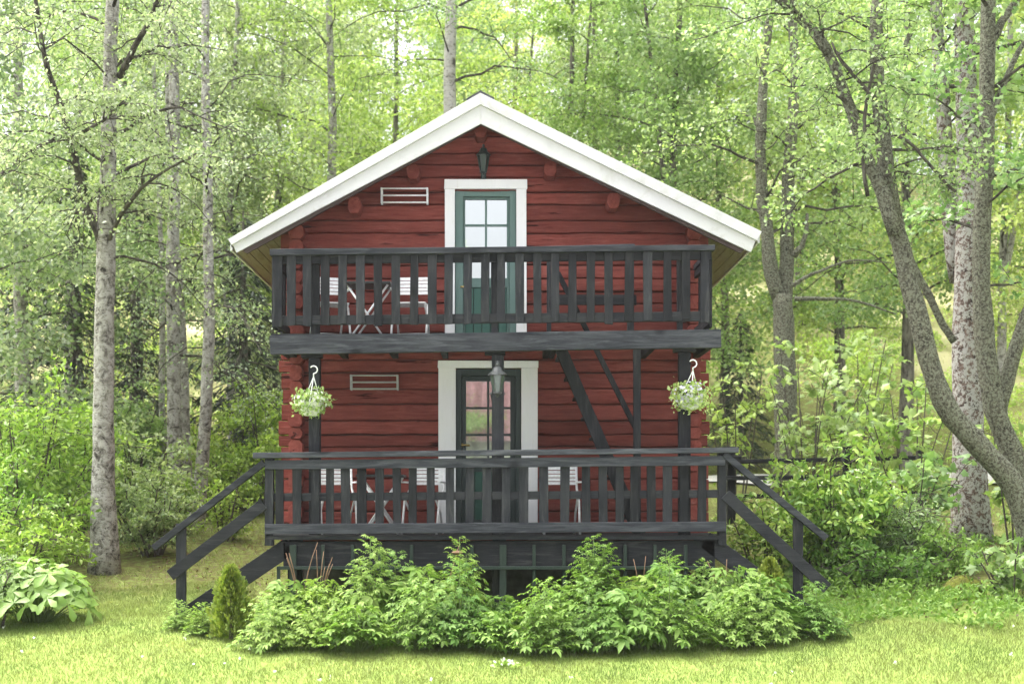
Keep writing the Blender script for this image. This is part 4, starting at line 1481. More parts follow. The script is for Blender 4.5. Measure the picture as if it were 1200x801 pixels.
# --- leaning lichen covered tree in front of it
Yq = 18.3
b = base_at(1222, Yq)
T = Tree(151)
pts, rad = T.smooth([b - Vector((0, 0, 0.2))] + px_path([(1195, 585), (1150, 525), (1105, 470), (1078, 380), (1056, 290), (1045, 250)], Yq), 0.16, 0.108, 20, 0.012, 0.2)
T.trunk(pts, rad, 14)
pa, ra = T.smooth(px_path([(1048, 262), (1038, 190), (1029, 110), (1028, 20), (1036, -90), (1040, -200)], Yq), 0.12, 0.06, 12, 0.012)
T.trunk(pa, ra, 12)
pb, rb = T.smooth(px_path([(1050, 275), (1030, 215), (1014, 180), (990, 110), (965, 50), (930, 15), (900, -10), (850, -60)], Yq - 0.2), 0.10, 0.035, 18, 0.012)
T.trunk(pb, rb, 10)
pd, rd_ = T.smooth(px_path([(970, 62), (945, 25), (925, -10), (915, -80)], Yq - 0.3), 0.06, 0.03, 6, 0.012)
T.trunk(pd, rd_, 8)
pe_, re_ = T.smooth(px_path([(1029, 120), (1010, 100), (985, 70), (975, 50)], Yq - 0.5), 0.035, 0.014, 6, 0.012)
T.twigs.tube(pe_, re_, 6)
pf, rf = T.smooth(px_path([(1028, 60), (1019, 100), (1014, 140), (1012, 190), (1017, 230)], Yq - 0.4), 0.02, 0.028, 8, 0.012)
T.twigs.tube(pf, rf, 6)
pg, rg = T.smooth(px_path([(1052, 160), (1070, 170), (1095, 200), (1120, 225)], Yq - 0.4), 0.02, 0.018, 8, 0.012)
T.twigs.tube(pg, rg, 6)
T.trunk(*T.smooth(px_path([(1062, 295), (1085, 340), (1108, 385), (1118, 400)], Yq + 1.4), 0.06, 0.05, 8, 0.01), 8)
T.crown(pa, ra, 10, 0.2, 1.3, 7, 40, 0.2, 0.2, 0.08, (-0.3, 0.5))
T.crown(pb, rb, 14, 0.15, 1.25, 7, 42, 0.2, 0.25, 0.08, (-0.4, 0.4))
T.crown(pd, rd_, 5, 0.1, 1.1, 7, 40, 0.2, 0.25, 0.08, (-0.3, 0.5))
for q, qr in ((pe_, re_), (pg, rg)):
    T.crown(q, qr, 4, 0.3, 0.8, 6, 22, 0.15, 0.3, 0.05, (-0.3, 0.4))
T.build('leaning_tree', b, 'lichen covered tree leaning left across the right side with two curved upper stems', 'tree', None, M['bark_lichen'], M['leaf_mid'], (0.05, 0.08), 'quad', 0.8, 0.4)

# --- second stem at the right edge
Yq = 19.3
b = base_at(1226, Yq)
T = Tree(161)
pts, rad = T.smooth([b - Vector((0, 0, 0.2))] + px_path([(1190, 545), (1166, 480), (1153, 390), (1150, 300), (1155, 180), (1157, 60), (1160, -80), (1170, -200)], Yq), 0.16, 0.08, 20, 0.012, 0.2)
T.trunk(pts, rad, 12)
T.trunk(*T.smooth(px_path([(1157, 150), (1172, 110), (1188, 70), (1215, 30)], Yq), 0.05, 0.03, 8, 0.01), 8)
T.trunk(*T.smooth(px_path([(1158, 60), (1172, 30), (1195, -5), (1215, -40)], Yq), 0.06, 0.04, 8, 0.01), 8)
pm, rm = T.smooth(px_path([(1170, 490), (1182, 435), (1197, 385), (1220, 330)], Yq + 0.1), 0.11, 0.08, 8, 0.01)
T.trunk(pm, rm, 10)
T.crown(pts, rad, 12, 0.45, 1.5, 7, 36, 0.22, 0.2, 0.1, (-0.2, 0.5))
T.build('mossy_tree', b, 'dark mossy stem curving up beside the blotched maple at the right edge', 'tree', None, M['bark_lichen'], M['leaf_maple'], (0.07, 0.11), 'maple', 0.8, 0.3)


# --- shared woods behind: a few grown once, then copied
def proto(seed, h, r, h0, ln, n, subs, leaf_n, sig, droop, elev, size, kind='quad', lean=0.3, hang=0.3, fork=False):
    T = Tree(seed)
    rnd = T.rnd
    ctrl = [Vector((0, 0, -0.2)), Vector((rnd.uniform(-.1, .1), 0, h * 0.25)), Vector((rnd.uniform(-lean, lean), rnd.uniform(-lean, lean), h * 0.55)), Vector((rnd.uniform(-lean, lean) * 1.5, rnd.uniform(-lean, lean), h))]
    pts, rad = T.smooth(ctrl, r, r * 0.25, 14, 0.02, 0.3)
    T.trunk(pts, rad, 8)
    T.crown(pts, rad, n, h0, ln, subs, leaf_n, sig, droop, 0.12, elev)
    if fork:
        p = path_at(pts, 0.35)
        q, qr = T.smooth([p, p + Vector((0.5, 0.1, h * 0.2)), p + Vector((1.3, 0.2, h * 0.5))], r * 0.6, r * 0.2, 8, 0.02)
        T.trunk(q, qr, 7)
        T.crown(q, qr, n // 2, 0.25, ln * 0.8, subs, leaf_n, sig, droop, 0.12, elev)
    off = Vector((0, 0, 0))
    wood = mesh_from('trunk', T.wood.v, T.wood.f)
    wood.polygons.foreach_set('use_smooth', [True] * len(wood.polygons))
    cr = np_mesh('crown', [T.leaf_chunk(size, kind, 0.8, hang)])
    wood.materials.append(M['bark_grey'])
    cr.materials.append(M['leaf_mid'])
    tw = mesh_from('limbs', T.twigs.v, T.twigs.f)
    tw.materials.append(M['bark_limb'])
    return wood, cr, tw


PR = [
    proto(201, 15, 0.17, 0.30, 2.9, 30, 8, 74, 0.34, 0.25, (-0.2, 0.5), (0.085, 0.13)),
    proto(202, 14, 0.15, 0.22, 2.7, 32, 8, 71, 0.32, 0.15, (-0.1, 0.6), (0.085, 0.13), fork=True),
    proto(203, 16, 0.14, 0.38, 2.4, 28, 8, 71, 0.30, 0.4, (-0.3, 0.4), (0.075, 0.115), lean=0.5),
    proto(204, 12, 0.13, 0.18, 2.6, 30, 8, 74, 0.34, 0.2, (-0.1, 0.5), (0.09, 0.14)),
    proto(205, 15, 0.12, 0.30, 2.2, 28, 8, 68, 0.28, 0.35, (-0.3, 0.4), (0.075, 0.115), fork=True),
]
LM = [M['leaf_mid'], M['leaf_lime'], M['leaf_birch'], M['leaf_maple']]
rndb = random.Random(77)


def place_tree(k, px, Y, s, leafm, barkm, label, group, name='broadleaf_tree', rz=None, zs=1.0):
    x = XW(px, Y)
    t = thing(name, (x, Y, gz(x, Y)), label, 'tree', group)
    link_mesh('trunk', PR[k][0], barkm, t)
    link_mesh('crown', PR[k][1], leafm, t)
    link_mesh('limbs', PR[k][2], None, t)
    t.rotation_euler = (0, 0, rndb.uniform(0, 6.28) if rz is None else rz)
    t.scale = (s, s, s * zs)
    return t


named = [
    (4, 665, 33, 1.0, 1, 'grey', 'slender grey trunk above the right roof slope near the ridge'),
    (2, 707, 36, 1.0, 0, 'grey', 'thin dark trunk above the roof right of the ridge, slightly farther back'),
    (2, 728, 35, 1.05, 2, 'grey', 'dark trunk emerging behind the middle of the right roof slope'),
    (4, 600, 40, 1.0, 1, 'grey', 'thin tree on the slope behind the roof peak'),
    (0, 385, 31, 1.0, 1, 'birch', 'spreading tree behind the middle of the left roof slope'),
    (1, 330, 35, 1.0, 2, 'birch', 'pale leaved tree behind the left roof slope close to the eave'),
    (3, 450, 37, 1.1, 1, 'grey', 'bushy lime green tree behind the upper left roof slope'),
    (1, 795, 31, 1.0, 3, 'grey', 'leafy maple-like tree behind the middle of the right roof slope'),
    (3, 850, 37, 1.1, 1, 'grey', 'lime green tree behind the right eave'),
    (1, 985, 36, 1.05, 1, 'grey', 'tree on the slope behind the forked trunk and the saplings'),
    (0, 1060, 31, 1.0, 3, 'grey', 'tree right of the forked trunk with broad bright crown'),
    (4, 1175, 30, 1.0, 1, 'birch', 'slim tree behind the blotched maple'),
    (0, 30, 27, 1.0, 0, 'birch', 'full crowned tree at the far left edge behind the bushes'),
    (3, -40, 23.5, 0.9, 2, 'grey', 'low branched tree at the left frame edge beside the bushes'),
    (2, 85, 32, 1.0, 1, 'birch', 'lime leaved tree behind the lone tall birch'),
    (0, 160, 34, 1.05, 1, 'grey', 'tree behind the gap between lone birch and birch group'),
    (1, 275, 31, 0.95, 2, 'birch', 'tree beside the left eave behind the slim birch'),
]
for k, px, Y, s, lm, bk, lab in named:
    place_tree(k, px, Y, s, LM[lm], M['bark_' + bk], lab, None)
hill = []
for Y0, n, jit in ((44, 7, 2.0), (53, 8, 2.5), (63, 9, 3.0), (71, 10, 3.0)):
    for q in range(n):
        px = -120 + (1420) * (q + rndb.uniform(0.15, 0.85)) / n
        hill.append((rndb.randrange(5), px, Y0 + rndb.uniform(-jit, jit)))
    for px in (-250, 1370, 1480):
        hill.append((rndb.randrange(5), px + rndb.uniform(-40, 40), Y0 - 4 + rndb.uniform(-jit, jit)))
for k, px, Y in hill:
    if (165 < px < 330 or px < 40 or 1165 < px < 1230) and rndb.random() < 0.75:
        continue
    if 835 < px < 905 and Y < 66:
        continue
    place_tree(k, px, Y, rndb.uniform(0.8, 1.1), LM[rndb.choice((0, 1, 1, 2, 1))], M[rndb.choice(('bark_grey', 'bark_birch'))],
               'broadleaf tree in the dense wood on the hillside above the cabin', 'trees on the wooded hillside')


# --- dark spruces
def spruce_proto(seed, h, r):
    T = Tree(seed)
    rnd, rs_ = T.rnd, T.rs
    pts, rad = T.smooth([Vector((0, 0, -0.2)), Vector((0, 0, h * 0.5)), Vector((0, 0, h))], r * 0.09, 0.015, 10, 0.01, 0.2)
    T.trunk(pts, rad, 8)
    ch = []
    n = int(h * 13)
    for k in range(n):
        t = 0.04 + 0.95 * k / n
        a = k * 2.399
        ln = r * (1.05 - t) * rnd.uniform(0.75, 1.15)
        p = path_at(pts, t)
        d = Vector((math.cos(a), math.sin(a), 0))
        q = bez(p, p + d * ln * 0.5 + Vector((0, 0, -0.05 * ln)), p + d * ln + Vector((0, 0, -0.38 * ln)), 5)
        T.wood.tube(q, [0.02, 0.016, 0.012, 0.009, 0.005], 4, False)
        m = int(120 * ln / r + 20)
        A = np.array([tuple(v) for v in q])
        tt = rs_.uniform(0.15, 1.0, m) * 3.999
        ii = tt.astype(int)
        ff = (tt - ii)[:, None]
        B = A[ii] * (1 - ff) + A[ii + 1] * ff
        sd = np.array([-d.y, d.x, 0.0])
        off = rs_.uniform(-1, 1, m) * (0.28 * ln) * (1.1 - tt / 4)
        B = B + sd[None, :] * off[:, None]
        B[:, 2] -= np.abs(off) * 0.5 + rs_.uniform(0, 0.12, m)
        TT = np.array(d)[None, :] * 0.7 + sd[None, :] * (np.sign(off) * 0.6)[:, None] + np.array([0, 0, -0.6])[None, :] + rs_.normal(size=(m, 3)) * 0.25
        ch.append(leaves_np(B, TT, rand_dirs(rs_, m, 1.0), rs_.uniform(0.10, 0.22, m), 'needle'))
    wood = mesh_from('trunk', T.wood.v, T.wood.f)
    cr = np_mesh('crown', ch)
    wood.materials.append(M['bark_grey'])
    cr.materials.append(M['needle'])
    return wood, cr


SP = [spruce_proto(301, 7.0, 2.0), spruce_proto(302, 5.0, 1.7)]
for k, px, Y, s, lab in (
    (0, 90, 28.0, 1.0, 'dark spruce in shade behind the lone tall birch'),
    (1, 30, 29.0, 1.1, 'small dark spruce at the left behind the bushes'),
    (0, 160, 29.2, 0.95, 'dark spruce showing between the birch trunks on the left'),
    (1, 285, 28.6, 1.15, 'dark spruce behind the left veranda corner'),
    (0, 320, 33.5, 0.9, 'tall dark spruce close to the left wall of the cabin'),
    (1, 868, 33.0, 0.75, 'small dark spruce beside the right wall of the cabin'),
):
    x = XW(px, Y)
    t = thing('spruce_tree', (x, Y, gz(x, Y)), lab, 'tree', 'dark spruces below the birches')
    link_mesh('trunk', SP[k][0], None, t)
    link_mesh('crown', SP[k][1], None, t)
    t.scale = (s, s, s)
    t.rotation_euler = (0, 0, px * 0.1)


# ------------------------------------------------------------------ shrubs and saplings
def shrub(name, px, Y, h, w, label, group, leafm, size, kind, n_stem, leaf_n, seed, flat=0.9, loc=None, layered=False, stemm='twig', up=0.9, sub=5):
    b = loc or base_at(px, Y)
    T = Tree(seed)
    rnd = T.rnd
    for k in range(n_stem):
        a = k * 2.399 + rnd.uniform(-0.4, 0.4)
        sp = rnd.uniform(0.15, 1.0)
        top = b + Vector((math.cos(a) * w * sp * 0.5, math.sin(a) * w * sp * 0.5, h * (1.05 - 0.45 * sp * sp) * rnd.uniform(0.8, 1.05)))
        p0 = b + Vector((math.cos(a) * 0.12 * w * sp, math.sin(a) * 0.12 * w * sp, -0.05))
        m = p0.lerp(top, 0.5) + Vector((rnd.uniform(-.1, .1), rnd.uniform(-.1, .1), h * 0.12))
        st = bez(p0, m, top, 7)
        T.wood.tube(st, [0.014 * (1 - 0.7 * j / 6) + 0.003 for j in range(7)], 5, False)
        for j in range(sub):
            t = 0.25 + 0.75 * (j + rnd.random()) / sub
            q = path_at(st, min(1, t))
            d = Vector((rnd.gauss(0, 1), rnd.gauss(0, 1), rnd.gauss(0.25, 0.35))).normalized()
            T.limb(q, d, w * 0.24 * rnd.uniform(0.6, 1.2), 0.007, 3, leaf_n, 0.05 + 0.06 * w, 0.12, 0.05)
    t = thing(name, b, label, 'sapling' if 'sapling' in name else 'shrub', group)
    part('stem', T.wood, M[stemm], t, smooth=True)
    part('twigs', T.twigs, M[stemm], t)
    V, lo_, to = T.leaf_chunk(size, kind, flat, 0.2)
    link_mesh('foliage', np_mesh('foliage', [(V - np.array(b), lo_, to)]), leafm, t)
    return t


SHR = [
    ('leafy_shrub', 30, 20.8, 2.45, 3.0, 'big lime green bush at the left edge behind the broad leaved plant', M['leaf_shrub'], (0.07, 0.13), 17, 30),
    ('leafy_shrub', -25, 19.5, 1.7, 2.2, 'low lime bush cut by the left frame edge', M['leaf_shrub'], (0.06, 0.11), 12, 24),
    ('leafy_shrub', 85, 22.8, 2.0, 2.2, 'bright bush directly behind the lone birch trunk', M['leaf_shrub'], (0.06, 0.10), 12, 24),
    ('leafy_shrub', 163, 23.0, 1.7, 2.2, 'mid green bush between the lone birch and the birch group', M['leaf_mid'], (0.06, 0.10), 12, 26),
    ('leafy_shrub', 150, 25.8, 2.5, 2.4, 'tall thin leaved bush behind the bush beside the lone birch', M['leaf_maple'], (0.07, 0.11), 12, 24),
    ('leafy_shrub', 280, 27.5, 2.0, 2.6, 'lime bush under the dark spruce left of the veranda', M['leaf_shrub'], (0.06, 0.11), 13, 24),
    ('leafy_shrub', 262, 22.6, 0.9, 1.0, 'small sparse bush seen through the left stair rails', M['leaf_shrub'], (0.05, 0.08), 7, 14),
    ('leafy_shrub', 22, 18.7, 1.2, 1.6, 'rounded pale bush just behind the broad leaved plant', M['leaf_shrub'], (0.06, 0.10), 11, 24),
    ('leafy_shrub', 318, 27.0, 2.6, 1.7, 'upright bush touching the left wall of the cabin', M['leaf_shrub'], (0.06, 0.10), 10, 22),
    ('leafy_shrub', 180, 21.2, 1.0, 1.3, 'low dense bush just right of the lone birch foot', M['leaf_mid'], (0.05, 0.09), 13, 26),
    ('leafy_shrub', 262, 26.3, 1.3, 1.7, 'rounded bush behind the slim birch and the left stair handrail', M['leaf_shrub'], (0.06, 0.10), 12, 24),
    ('leafy_shrub', 196, 23.0, 0.9, 1.2, 'low bush at the foot of the pair of touching trunks', M['leaf_shrub'], (0.05, 0.09), 10, 22),
]
for k, (nm, px, Y, h, w, lab, lm, sz, ns, ln) in enumerate(SHR):
    shrub(nm, px, Y, h, w, lab, 'bushes left of the cabin', lm, sz, 'lens' if Y < 22 else 'quad', ns, ln, 400 + k)
MAP = [
    ('maple_sapling', 945, 25.5, 3.0, 2.6, 'pale green maple sapling in tiers between the forked trunk and the fence', M['leaf_maple'], (0.11, 0.17), 7, 7),
    ('maple_sapling', 1000, 26.5, 3.3, 2.2, 'taller maple sapling against the dark bank behind the fence', M['leaf_maple'], (0.11, 0.17), 6, 7),
    ('maple_sapling', 1070, 23.5, 2.7, 2.0, 'bright maple sapling left of the leaning trunk', M['leaf_lime'], (0.12, 0.18), 7, 6),
    ('maple_sapling', 1060, 21.0, 1.7, 1.8, 'low maple sapling over the fence rails', M['leaf_maple'], (0.11, 0.17), 6, 6),
    ('maple_sapling', 862, 26.0, 3.2, 1.6, 'yellowish maple sapling touching the right wall of the cabin', M['leaf_lime'], (0.10, 0.16), 5, 5),
    ('maple_sapling', 1190, 20.5, 2.0, 1.5, 'maple sapling at the right edge behind the mossy stem', M['leaf_lime'], (0.11, 0.17), 6, 6),
    ('maple_sapling', 1185, 17.9, 0.9, 1.0, 'low maple sapling in front of the thick maple foot', M['leaf_maple'], (0.10, 0.16), 5, 5),
]
for k, (nm, px, Y, h, w, lab, lm, sz, ns, ln) in enumerate(MAP):
    shrub(nm, px, Y, h, w, lab, 'maple saplings right of the cabin', lm, sz, 'maple', ns, ln, 430 + k, flat=2.2, sub=4)
shrub('rhododendron', 970, 19.6, 1.5, 2.1, 'rounded rhododendron with leathery leaves behind the right stair', None, M['leaf_rhodo'], (0.09, 0.14), 'lens', 20, 22, 451, flat=0.9)
shrub('rhododendron', 895, 19.2, 1.05, 1.2, 'small leathery leaved bush under the right stair handrail', None, M['leaf_rhodo'], (0.08, 0.12), 'lens', 9, 12, 452, flat=0.5)
shrub('leafy_shrub', 1045, 19.6, 1.05, 1.7, 'grey green bush between the rhododendron and the thick maple', None, M['leaf_mid'], (0.05, 0.08), 'lens', 14, 16, 453)

shrub('leafy_shrub', -8, 16.1, 0.75, 1.0, 'dark small leaved low bush left of the broad leaved plant', None, M['leaf_mid'], (0.035, 0.06), 'lens', 13, 20, 454)
shrub('leafy_shrub', 1020, 18.6, 0.62, 1.5, 'knee high leafy mound in front of the grey green bush', None, M['leaf_bed'], (0.07, 0.11), 'lens', 15, 14, 455)
shrub('leafy_shrub', 1085, 19.2, 0.7, 1.4, 'leafy mound at the left foot of the thick maple', None, M['leaf_bed'], (0.06, 0.10), 'lens', 14, 14, 456)

# --- broad leaved plant at the left
b = base_at(44, 16.3)
t = thing('broad_leaved_plant', b, 'broad leaved plant with large pale palmate leaves on the left lawn edge', 'plant')
rp = random.Random(9)
rsp = np.random.default_rng(9)
st = MB()
Pl, Tl, Nl, Sl = [], [], [], []
for k in range(74):
    a = k * 2.399
    sp = math.sqrt((k + 1) / 74)
    e = Vector((math.cos(a) * sp * 0.66, math.sin(a) * sp * 0.55, 0.14 + 0.52 * (1 - sp ** 2.5) * rp.uniform(0.55, 1.1) + rp.uniform(0, 0.1)))
    st.tube(bez(b + Vector((e.x * 0.25, e.y * 0.25, 0)), b + Vector((e.x * 0.6, e.y * 0.6, e.z * 0.95)), b + e, 6), [0.009, 0.008, 0.007, 0.006, 0.006, 0.005], 5)
    nrm = (Vector((math.cos(a) * sp * 0.8, math.sin(a) * sp * 0.8 - 0.2, 0.9)) + Vector((rp.gauss(0, .3), rp.gauss(0, .3), 0))).normalized()
    hd = rp.uniform(0, 6.28)
    ax = nrm.orthogonal().normalized()
    ay = nrm.cross(ax)
    ns = rp.choice((4, 5, 6))
    R0 = rp.uniform(0.12, 0.27)
    for q in range(ns):
        aa = hd + q * 2 * math.pi / (ns + rp.uniform(0.3, 1.5)) + rp.uniform(-.12, .12)
        Tl.append(ax * math.cos(aa) + ay * math.sin(aa) + nrm * rp.uniform(-0.35, 0.2))
        Pl.append(e)
        Nl.append(nrm)
        Sl.append(R0 * rp.uniform(0.7, 1.15))
part('stem', st, M['stem'], t, smooth=True)
A = lambda l: np.array([tuple(v) for v in l])
link_mesh('foliage', np_mesh('foliage', [leaves_np(A(Pl), A(Tl), A(Nl), np.array(Sl), 'obov')]), M['leaf_big'], t)


# ------------------------------------------------------------------ the bed in front of the veranda
def bed_proto(seed, h, w, n, shoot=0, fine=1.0):
    r = random.Random(seed)
    st = MB()
    Pl, Tl, Nl, Sl = [], [], [], []

    def compound(p, d, R0):
        nrm = (Vector((r.gauss(0, .3), r.gauss(-0.25, .3), 1)) + d * 0.25).normalized()
        d = (d - nrm * d.dot(nrm)).normalized()
        sd = nrm.cross(d)
        for aa, s, off in ((0, 1.0, 0.35), (0.75, 0.85, 0.3), (-0.75, 0.85, 0.3), (1.35, 0.7, 0.0), (-1.35, 0.7, 0.0)):
            v = d * math.cos(aa) + sd * math.sin(aa) + nrm * r.uniform(-.25, .1)
            Pl.append(p + d * off * R0 * 0.6)
            Tl.append(v)
            Nl.append(nrm)
            Sl.append(R0 * s * r.uniform(0.8, 1.15))

    for k in range(n):
        a = k * 2.399 + r.uniform(-.3, .3)
        sp = math.sqrt((k + 0.5) / n)
        e = Vector((math.cos(a) * sp * w * 0.5, math.sin(a) * sp * w * 0.42, h * (1.02 - 0.75 * sp ** 2.2) * r.uniform(0.75, 1.08)))
        b0 = Vector((e.x * 0.25, e.y * 0.25, 0))
        path = bez(b0, Vector((e.x * 0.45, e.y * 0.45, e.z * 0.85)), e, 6)
        st.tube(path, [0.006, 0.0055, 0.005, 0.004, 0.0035, 0.003], 4, False)
        out = Vector((math.cos(a), math.sin(a), -0.1))
        for t_, s in ((1.0, 1.0), (0.72, 0.9), (0.5, 0.75)):
            if t_ < 1 and r.random() < 0.25:
                continue
            q = path_at(path, t_)
            dd = (out + Vector((r.gauss(0, .5), r.gauss(0, .5), r.gauss(0, .2)))).normalized()
            compound(q, dd, r.uniform(0.07, 0.155) * s * 1.15 * fine)
    for k in range(shoot):
        a = r.uniform(0, 6.28)
        H = h * r.uniform(1.25, 1.65) if k else h * 1.75
        e = Vector((math.cos(a) * 0.13 * (k > 0), math.sin(a) * 0.08, H))
        path = bez(Vector((0, 0, 0.1)), Vector((e.x * 0.3, e.y * 0.3, H * 0.6)), e, 8)
        st.tube(path, [0.007] * 4 + [0.005] * 4, 4, False)
        m = 26
        for q in range(m):
            t_ = 0.35 + 0.65 * q / m
            p = path_at(path, t_)
            az = q * 2.399
            dd = Vector((math.cos(az), math.sin(az), 0.45)).normalized()
            ln = 0.40 * (1.1 - t_) + 0.03
            for u_ in (0.35, 0.68, 1.0):
                compound(p + dd * ln * u_, dd, 0.065 * (1.2 - 0.5 * t_))
    ws = mesh_from('stem', st.v, st.f)
    ws.materials.append(M['stem'])
    fo_ = np_mesh('foliage', [leaves_np(A(Pl), A(Tl), A(Nl), np.array(Sl), 'lens')])
    fo_.materials.append(M['leaf_bed'])
    return ws, fo_


BP = [bed_proto(501, 0.62, 0.95, 95), bed_proto(502, 0.52, 0.9, 150, 1, 0.66), bed_proto(503, 0.68, 0.85, 90), bed_proto(504, 0.40, 0.8, 115, 2, 0.6),
      bed_proto(511, 0.66, 0.95, 95, 4), bed_proto(512, 0.66, 0.9, 90, 3), bed_proto(513, 0.62, 0.8, 80, 5)]


def bed_plant(k, px, Y, s, label, group='leafy perennials in the bed before the veranda', rz=0.0, cat='plant', name='leafy_perennial'):
    x = XW(px, Y)
    t = thing(name, (x, Y, gz(x, Y) - 0.02), label, cat, group)
    link_mesh('stem', BP[k][0], None, t)
    link_mesh('foliage', BP[k][1], None, t)
    t.scale = (s, s, s)
    t.rotation_euler = (0, 0, rz)
    return t


LOW = 'low leafy light green perennial in the row along the front lawn'
BACK = 'knee high leafy perennial close under the dark veranda beam'
for k, (v, px, Y, s) in enumerate(((3, 325, 15.25, 1.0), (1, 372, 15.15, 1.0), (0, 425, 15.0, 0.95), (3, 478, 14.95, 1.05), (1, 530, 14.9, 1.0), (0, 588, 14.9, 0.85), (3, 640, 14.95, 1.1), (1, 690, 14.9, 1.0), (0, 742, 15.0, 0.9), (1, 795, 15.05, 1.05), (3, 850, 15.1, 1.2), (1, 900, 15.2, 1.05))):
    bed_plant(v, px + rndb.uniform(-14, 14), Y + rndb.uniform(-0.22, 0.3), s * rndb.uniform(0.75, 1.15), LOW, 'low perennials along the front lawn', k * 1.7)
for k, (v, px, Y, s) in enumerate(((0, 335, 16.05, 0.85), (2, 385, 15.9, 0.9), (1, 455, 15.75, 1.05), (2, 495, 15.7, 0.95), (0, 590, 15.75, 0.85), (2, 640, 15.8, 0.8), (0, 745, 15.75, 0.9), (2, 790, 15.8, 0.95), (2, 845, 15.75, 1.0), (0, 885, 15.8, 1.05))):
    bed_plant(v, px + rndb.uniform(-10, 10), Y, s * rndb.uniform(0.85, 1.2), BACK, 'perennials close under the veranda', k * 2.3 + 1)
bed_plant(4, 432, 15.65, 0.96, 'tall leafy plant with raised shoots below the left veranda table', None, 0.4)
bed_plant(5, 540, 15.6, 0.98, 'tall leafy plant with one pointed crown in front of the lower door', None, 2.0)
bed_plant(6, 697, 15.6, 1.04, 'tallest leafy plant of the bed, pointed, in front of the steep stair', None, 3.6)
bed_plant(5, 780, 16.0, 0.78, 'leafy plant with slim raised shoot near the right pile', None, 5.0)
bed_plant(4, 820, 15.9, 0.72, 'leafy plant with several slim shoots at the right veranda end', None, 1.0)
bed_plant(3, 960, 15.6, 0.9, 'small leafy plant at the foot of the right stair post', None, 1.4)
bed_plant(3, 238, 15.75, 0.55, 'small leafy tuft at the foot of the left stair post', None, 2.9)
bed_plant(3, 210, 16.0, 0.5, 'tiny leafy tuft left of the left stair post', None, 0.9)


def thuja(px, Y, h, w, label, seed):
    b = base_at(px, Y)
    r = np.random.default_rng(seed)
    n = 4200
    u = r.uniform(0, 1, n) ** 0.8
    a = r.uniform(0, 2 * np.pi, n)
    prof = w * 0.5 * np.sqrt(np.clip(1 - u, 0, 1)) * (0.75 + 0.25 * np.sin(u * 3.1)) * (1 + 0.30 * np.sin(a * 5 + u * 9) * np.sin(a * 3 - u * 7) + 0.22 * np.sin(a * 11 + u * 23))
    rr = prof * r.uniform(0.45, 1.0, n) ** 0.5
    P = np.stack([np.cos(a) * rr, np.sin(a) * rr, u * h * 0.97 + 0.02], 1)
    D = np.stack([np.cos(a), np.sin(a), np.full(n, 1.3)], 1) + r.normal(size=(n, 3)) * 0.55
    Nn = np.stack([-np.sin(a), np.cos(a), r.normal(size=n) * 0.4], 1)
    t = thing('thuja_shrub', b, label, 'shrub', 'young thujas by the stairs')
    part('stem', MB().tube([b - Vector((0, 0, 0.05)), b + Vector((0, 0, h * 0.8))], [0.025, 0.006], 7), M['twig'], t)
    link_mesh('foliage', np_mesh('foliage', [leaves_np(P, D, Nn, r.uniform(0.03, 0.075, n), 'quad')]), M['leaf_thuja'], t)


thuja(271, 15.6, 0.78, 0.46, 'young cone shaped thuja beside the left stair', 61)
thuja(902, 16.25, 0.72, 0.40, 'young thuja behind the perennials beside the right stair', 62)

# dry stalks standing in the bed
rq = random.Random(4)
for k, (px, Y, h, lab) in enumerate(((352, 16.1, 0.95, 'bunch of dry brown stalks in front of the left lattice bars'), (373, 16.0, 0.85, 'dry brown stalks beside the green shoots under the left chairs'), (520, 16.2, 0.9, 'pair of dry stalks with a seed head left of the lower door'), (752, 16.0, 1.0, 'thin dry stalk leaning right of the tallest plant'), (850, 15.9, 0.95, 'thin dry stalk near the right veranda corner'))):
    b = base_at(px, Y)
    t = thing('dry_stalks', b, lab, 'stalks', 'dry stalks in the bed')
    for q in range(6 if k < 2 else 2):
        e = Vector((rq.uniform(-.22, .22), rq.uniform(-.1, .1), h * rq.uniform(0.75, 1.05)))
        part('stalk', MB().tube(bez(b, b + Vector((e.x * 0.2, 0, e.z * 0.6)), b + e, 6), [0.008, 0.007, 0.006, 0.006, 0.005, 0.004], 5), M['dry_stem'], t, smooth=True)
    if k == 2:
        part('seed_head', MB().lathe([(0.004, 0), (0.07, 0.035), (0.05, 0.055), (0.005, 0.06)], b + e, 9), M['dry_stem'], t)

# pale flower clump at the lawn edge
b = base_at(592, 14.25)
rsf = np.random.default_rng(3)
t = thing('pale_plant', b, 'small pale silvery plant at the lawn edge in front of the bed', 'plant')
P = np.array([[0, 0, 0.02]]) + rsf.normal(size=(60, 3)) * np.array([0.06, 0.05, 0.02])
P[:, 2] = np.abs(P[:, 2])
link_mesh('foliage', np_mesh('foliage', [leaves_np(P[:44], rand_dirs(rsf, 44, 0.5), rand_dirs(rsf, 44, 1), rsf.uniform(0.05, 0.09, 44), 'lens')]), M['leaf_big'], t)
link_mesh('blossom', np_mesh('blossom', [leaves_np(P[44:] + np.array([0, -0.02, 0.03]), rand_dirs(rsf, 16, 0.5), rand_dirs(rsf, 16, 1), rsf.uniform(0.03, 0.05, 16), 'round')]), M['petal'], t)

# ------------------------------------------------------------------ ground cover, undergrowth, litter
def cover_keep(x, y):
    px = px_of(x, y)
    r = (px > 900) & (px < 1260) & (y > 16.1 + 0.3 * np.sin(x * 3)) & (y < 21.5)
    return r


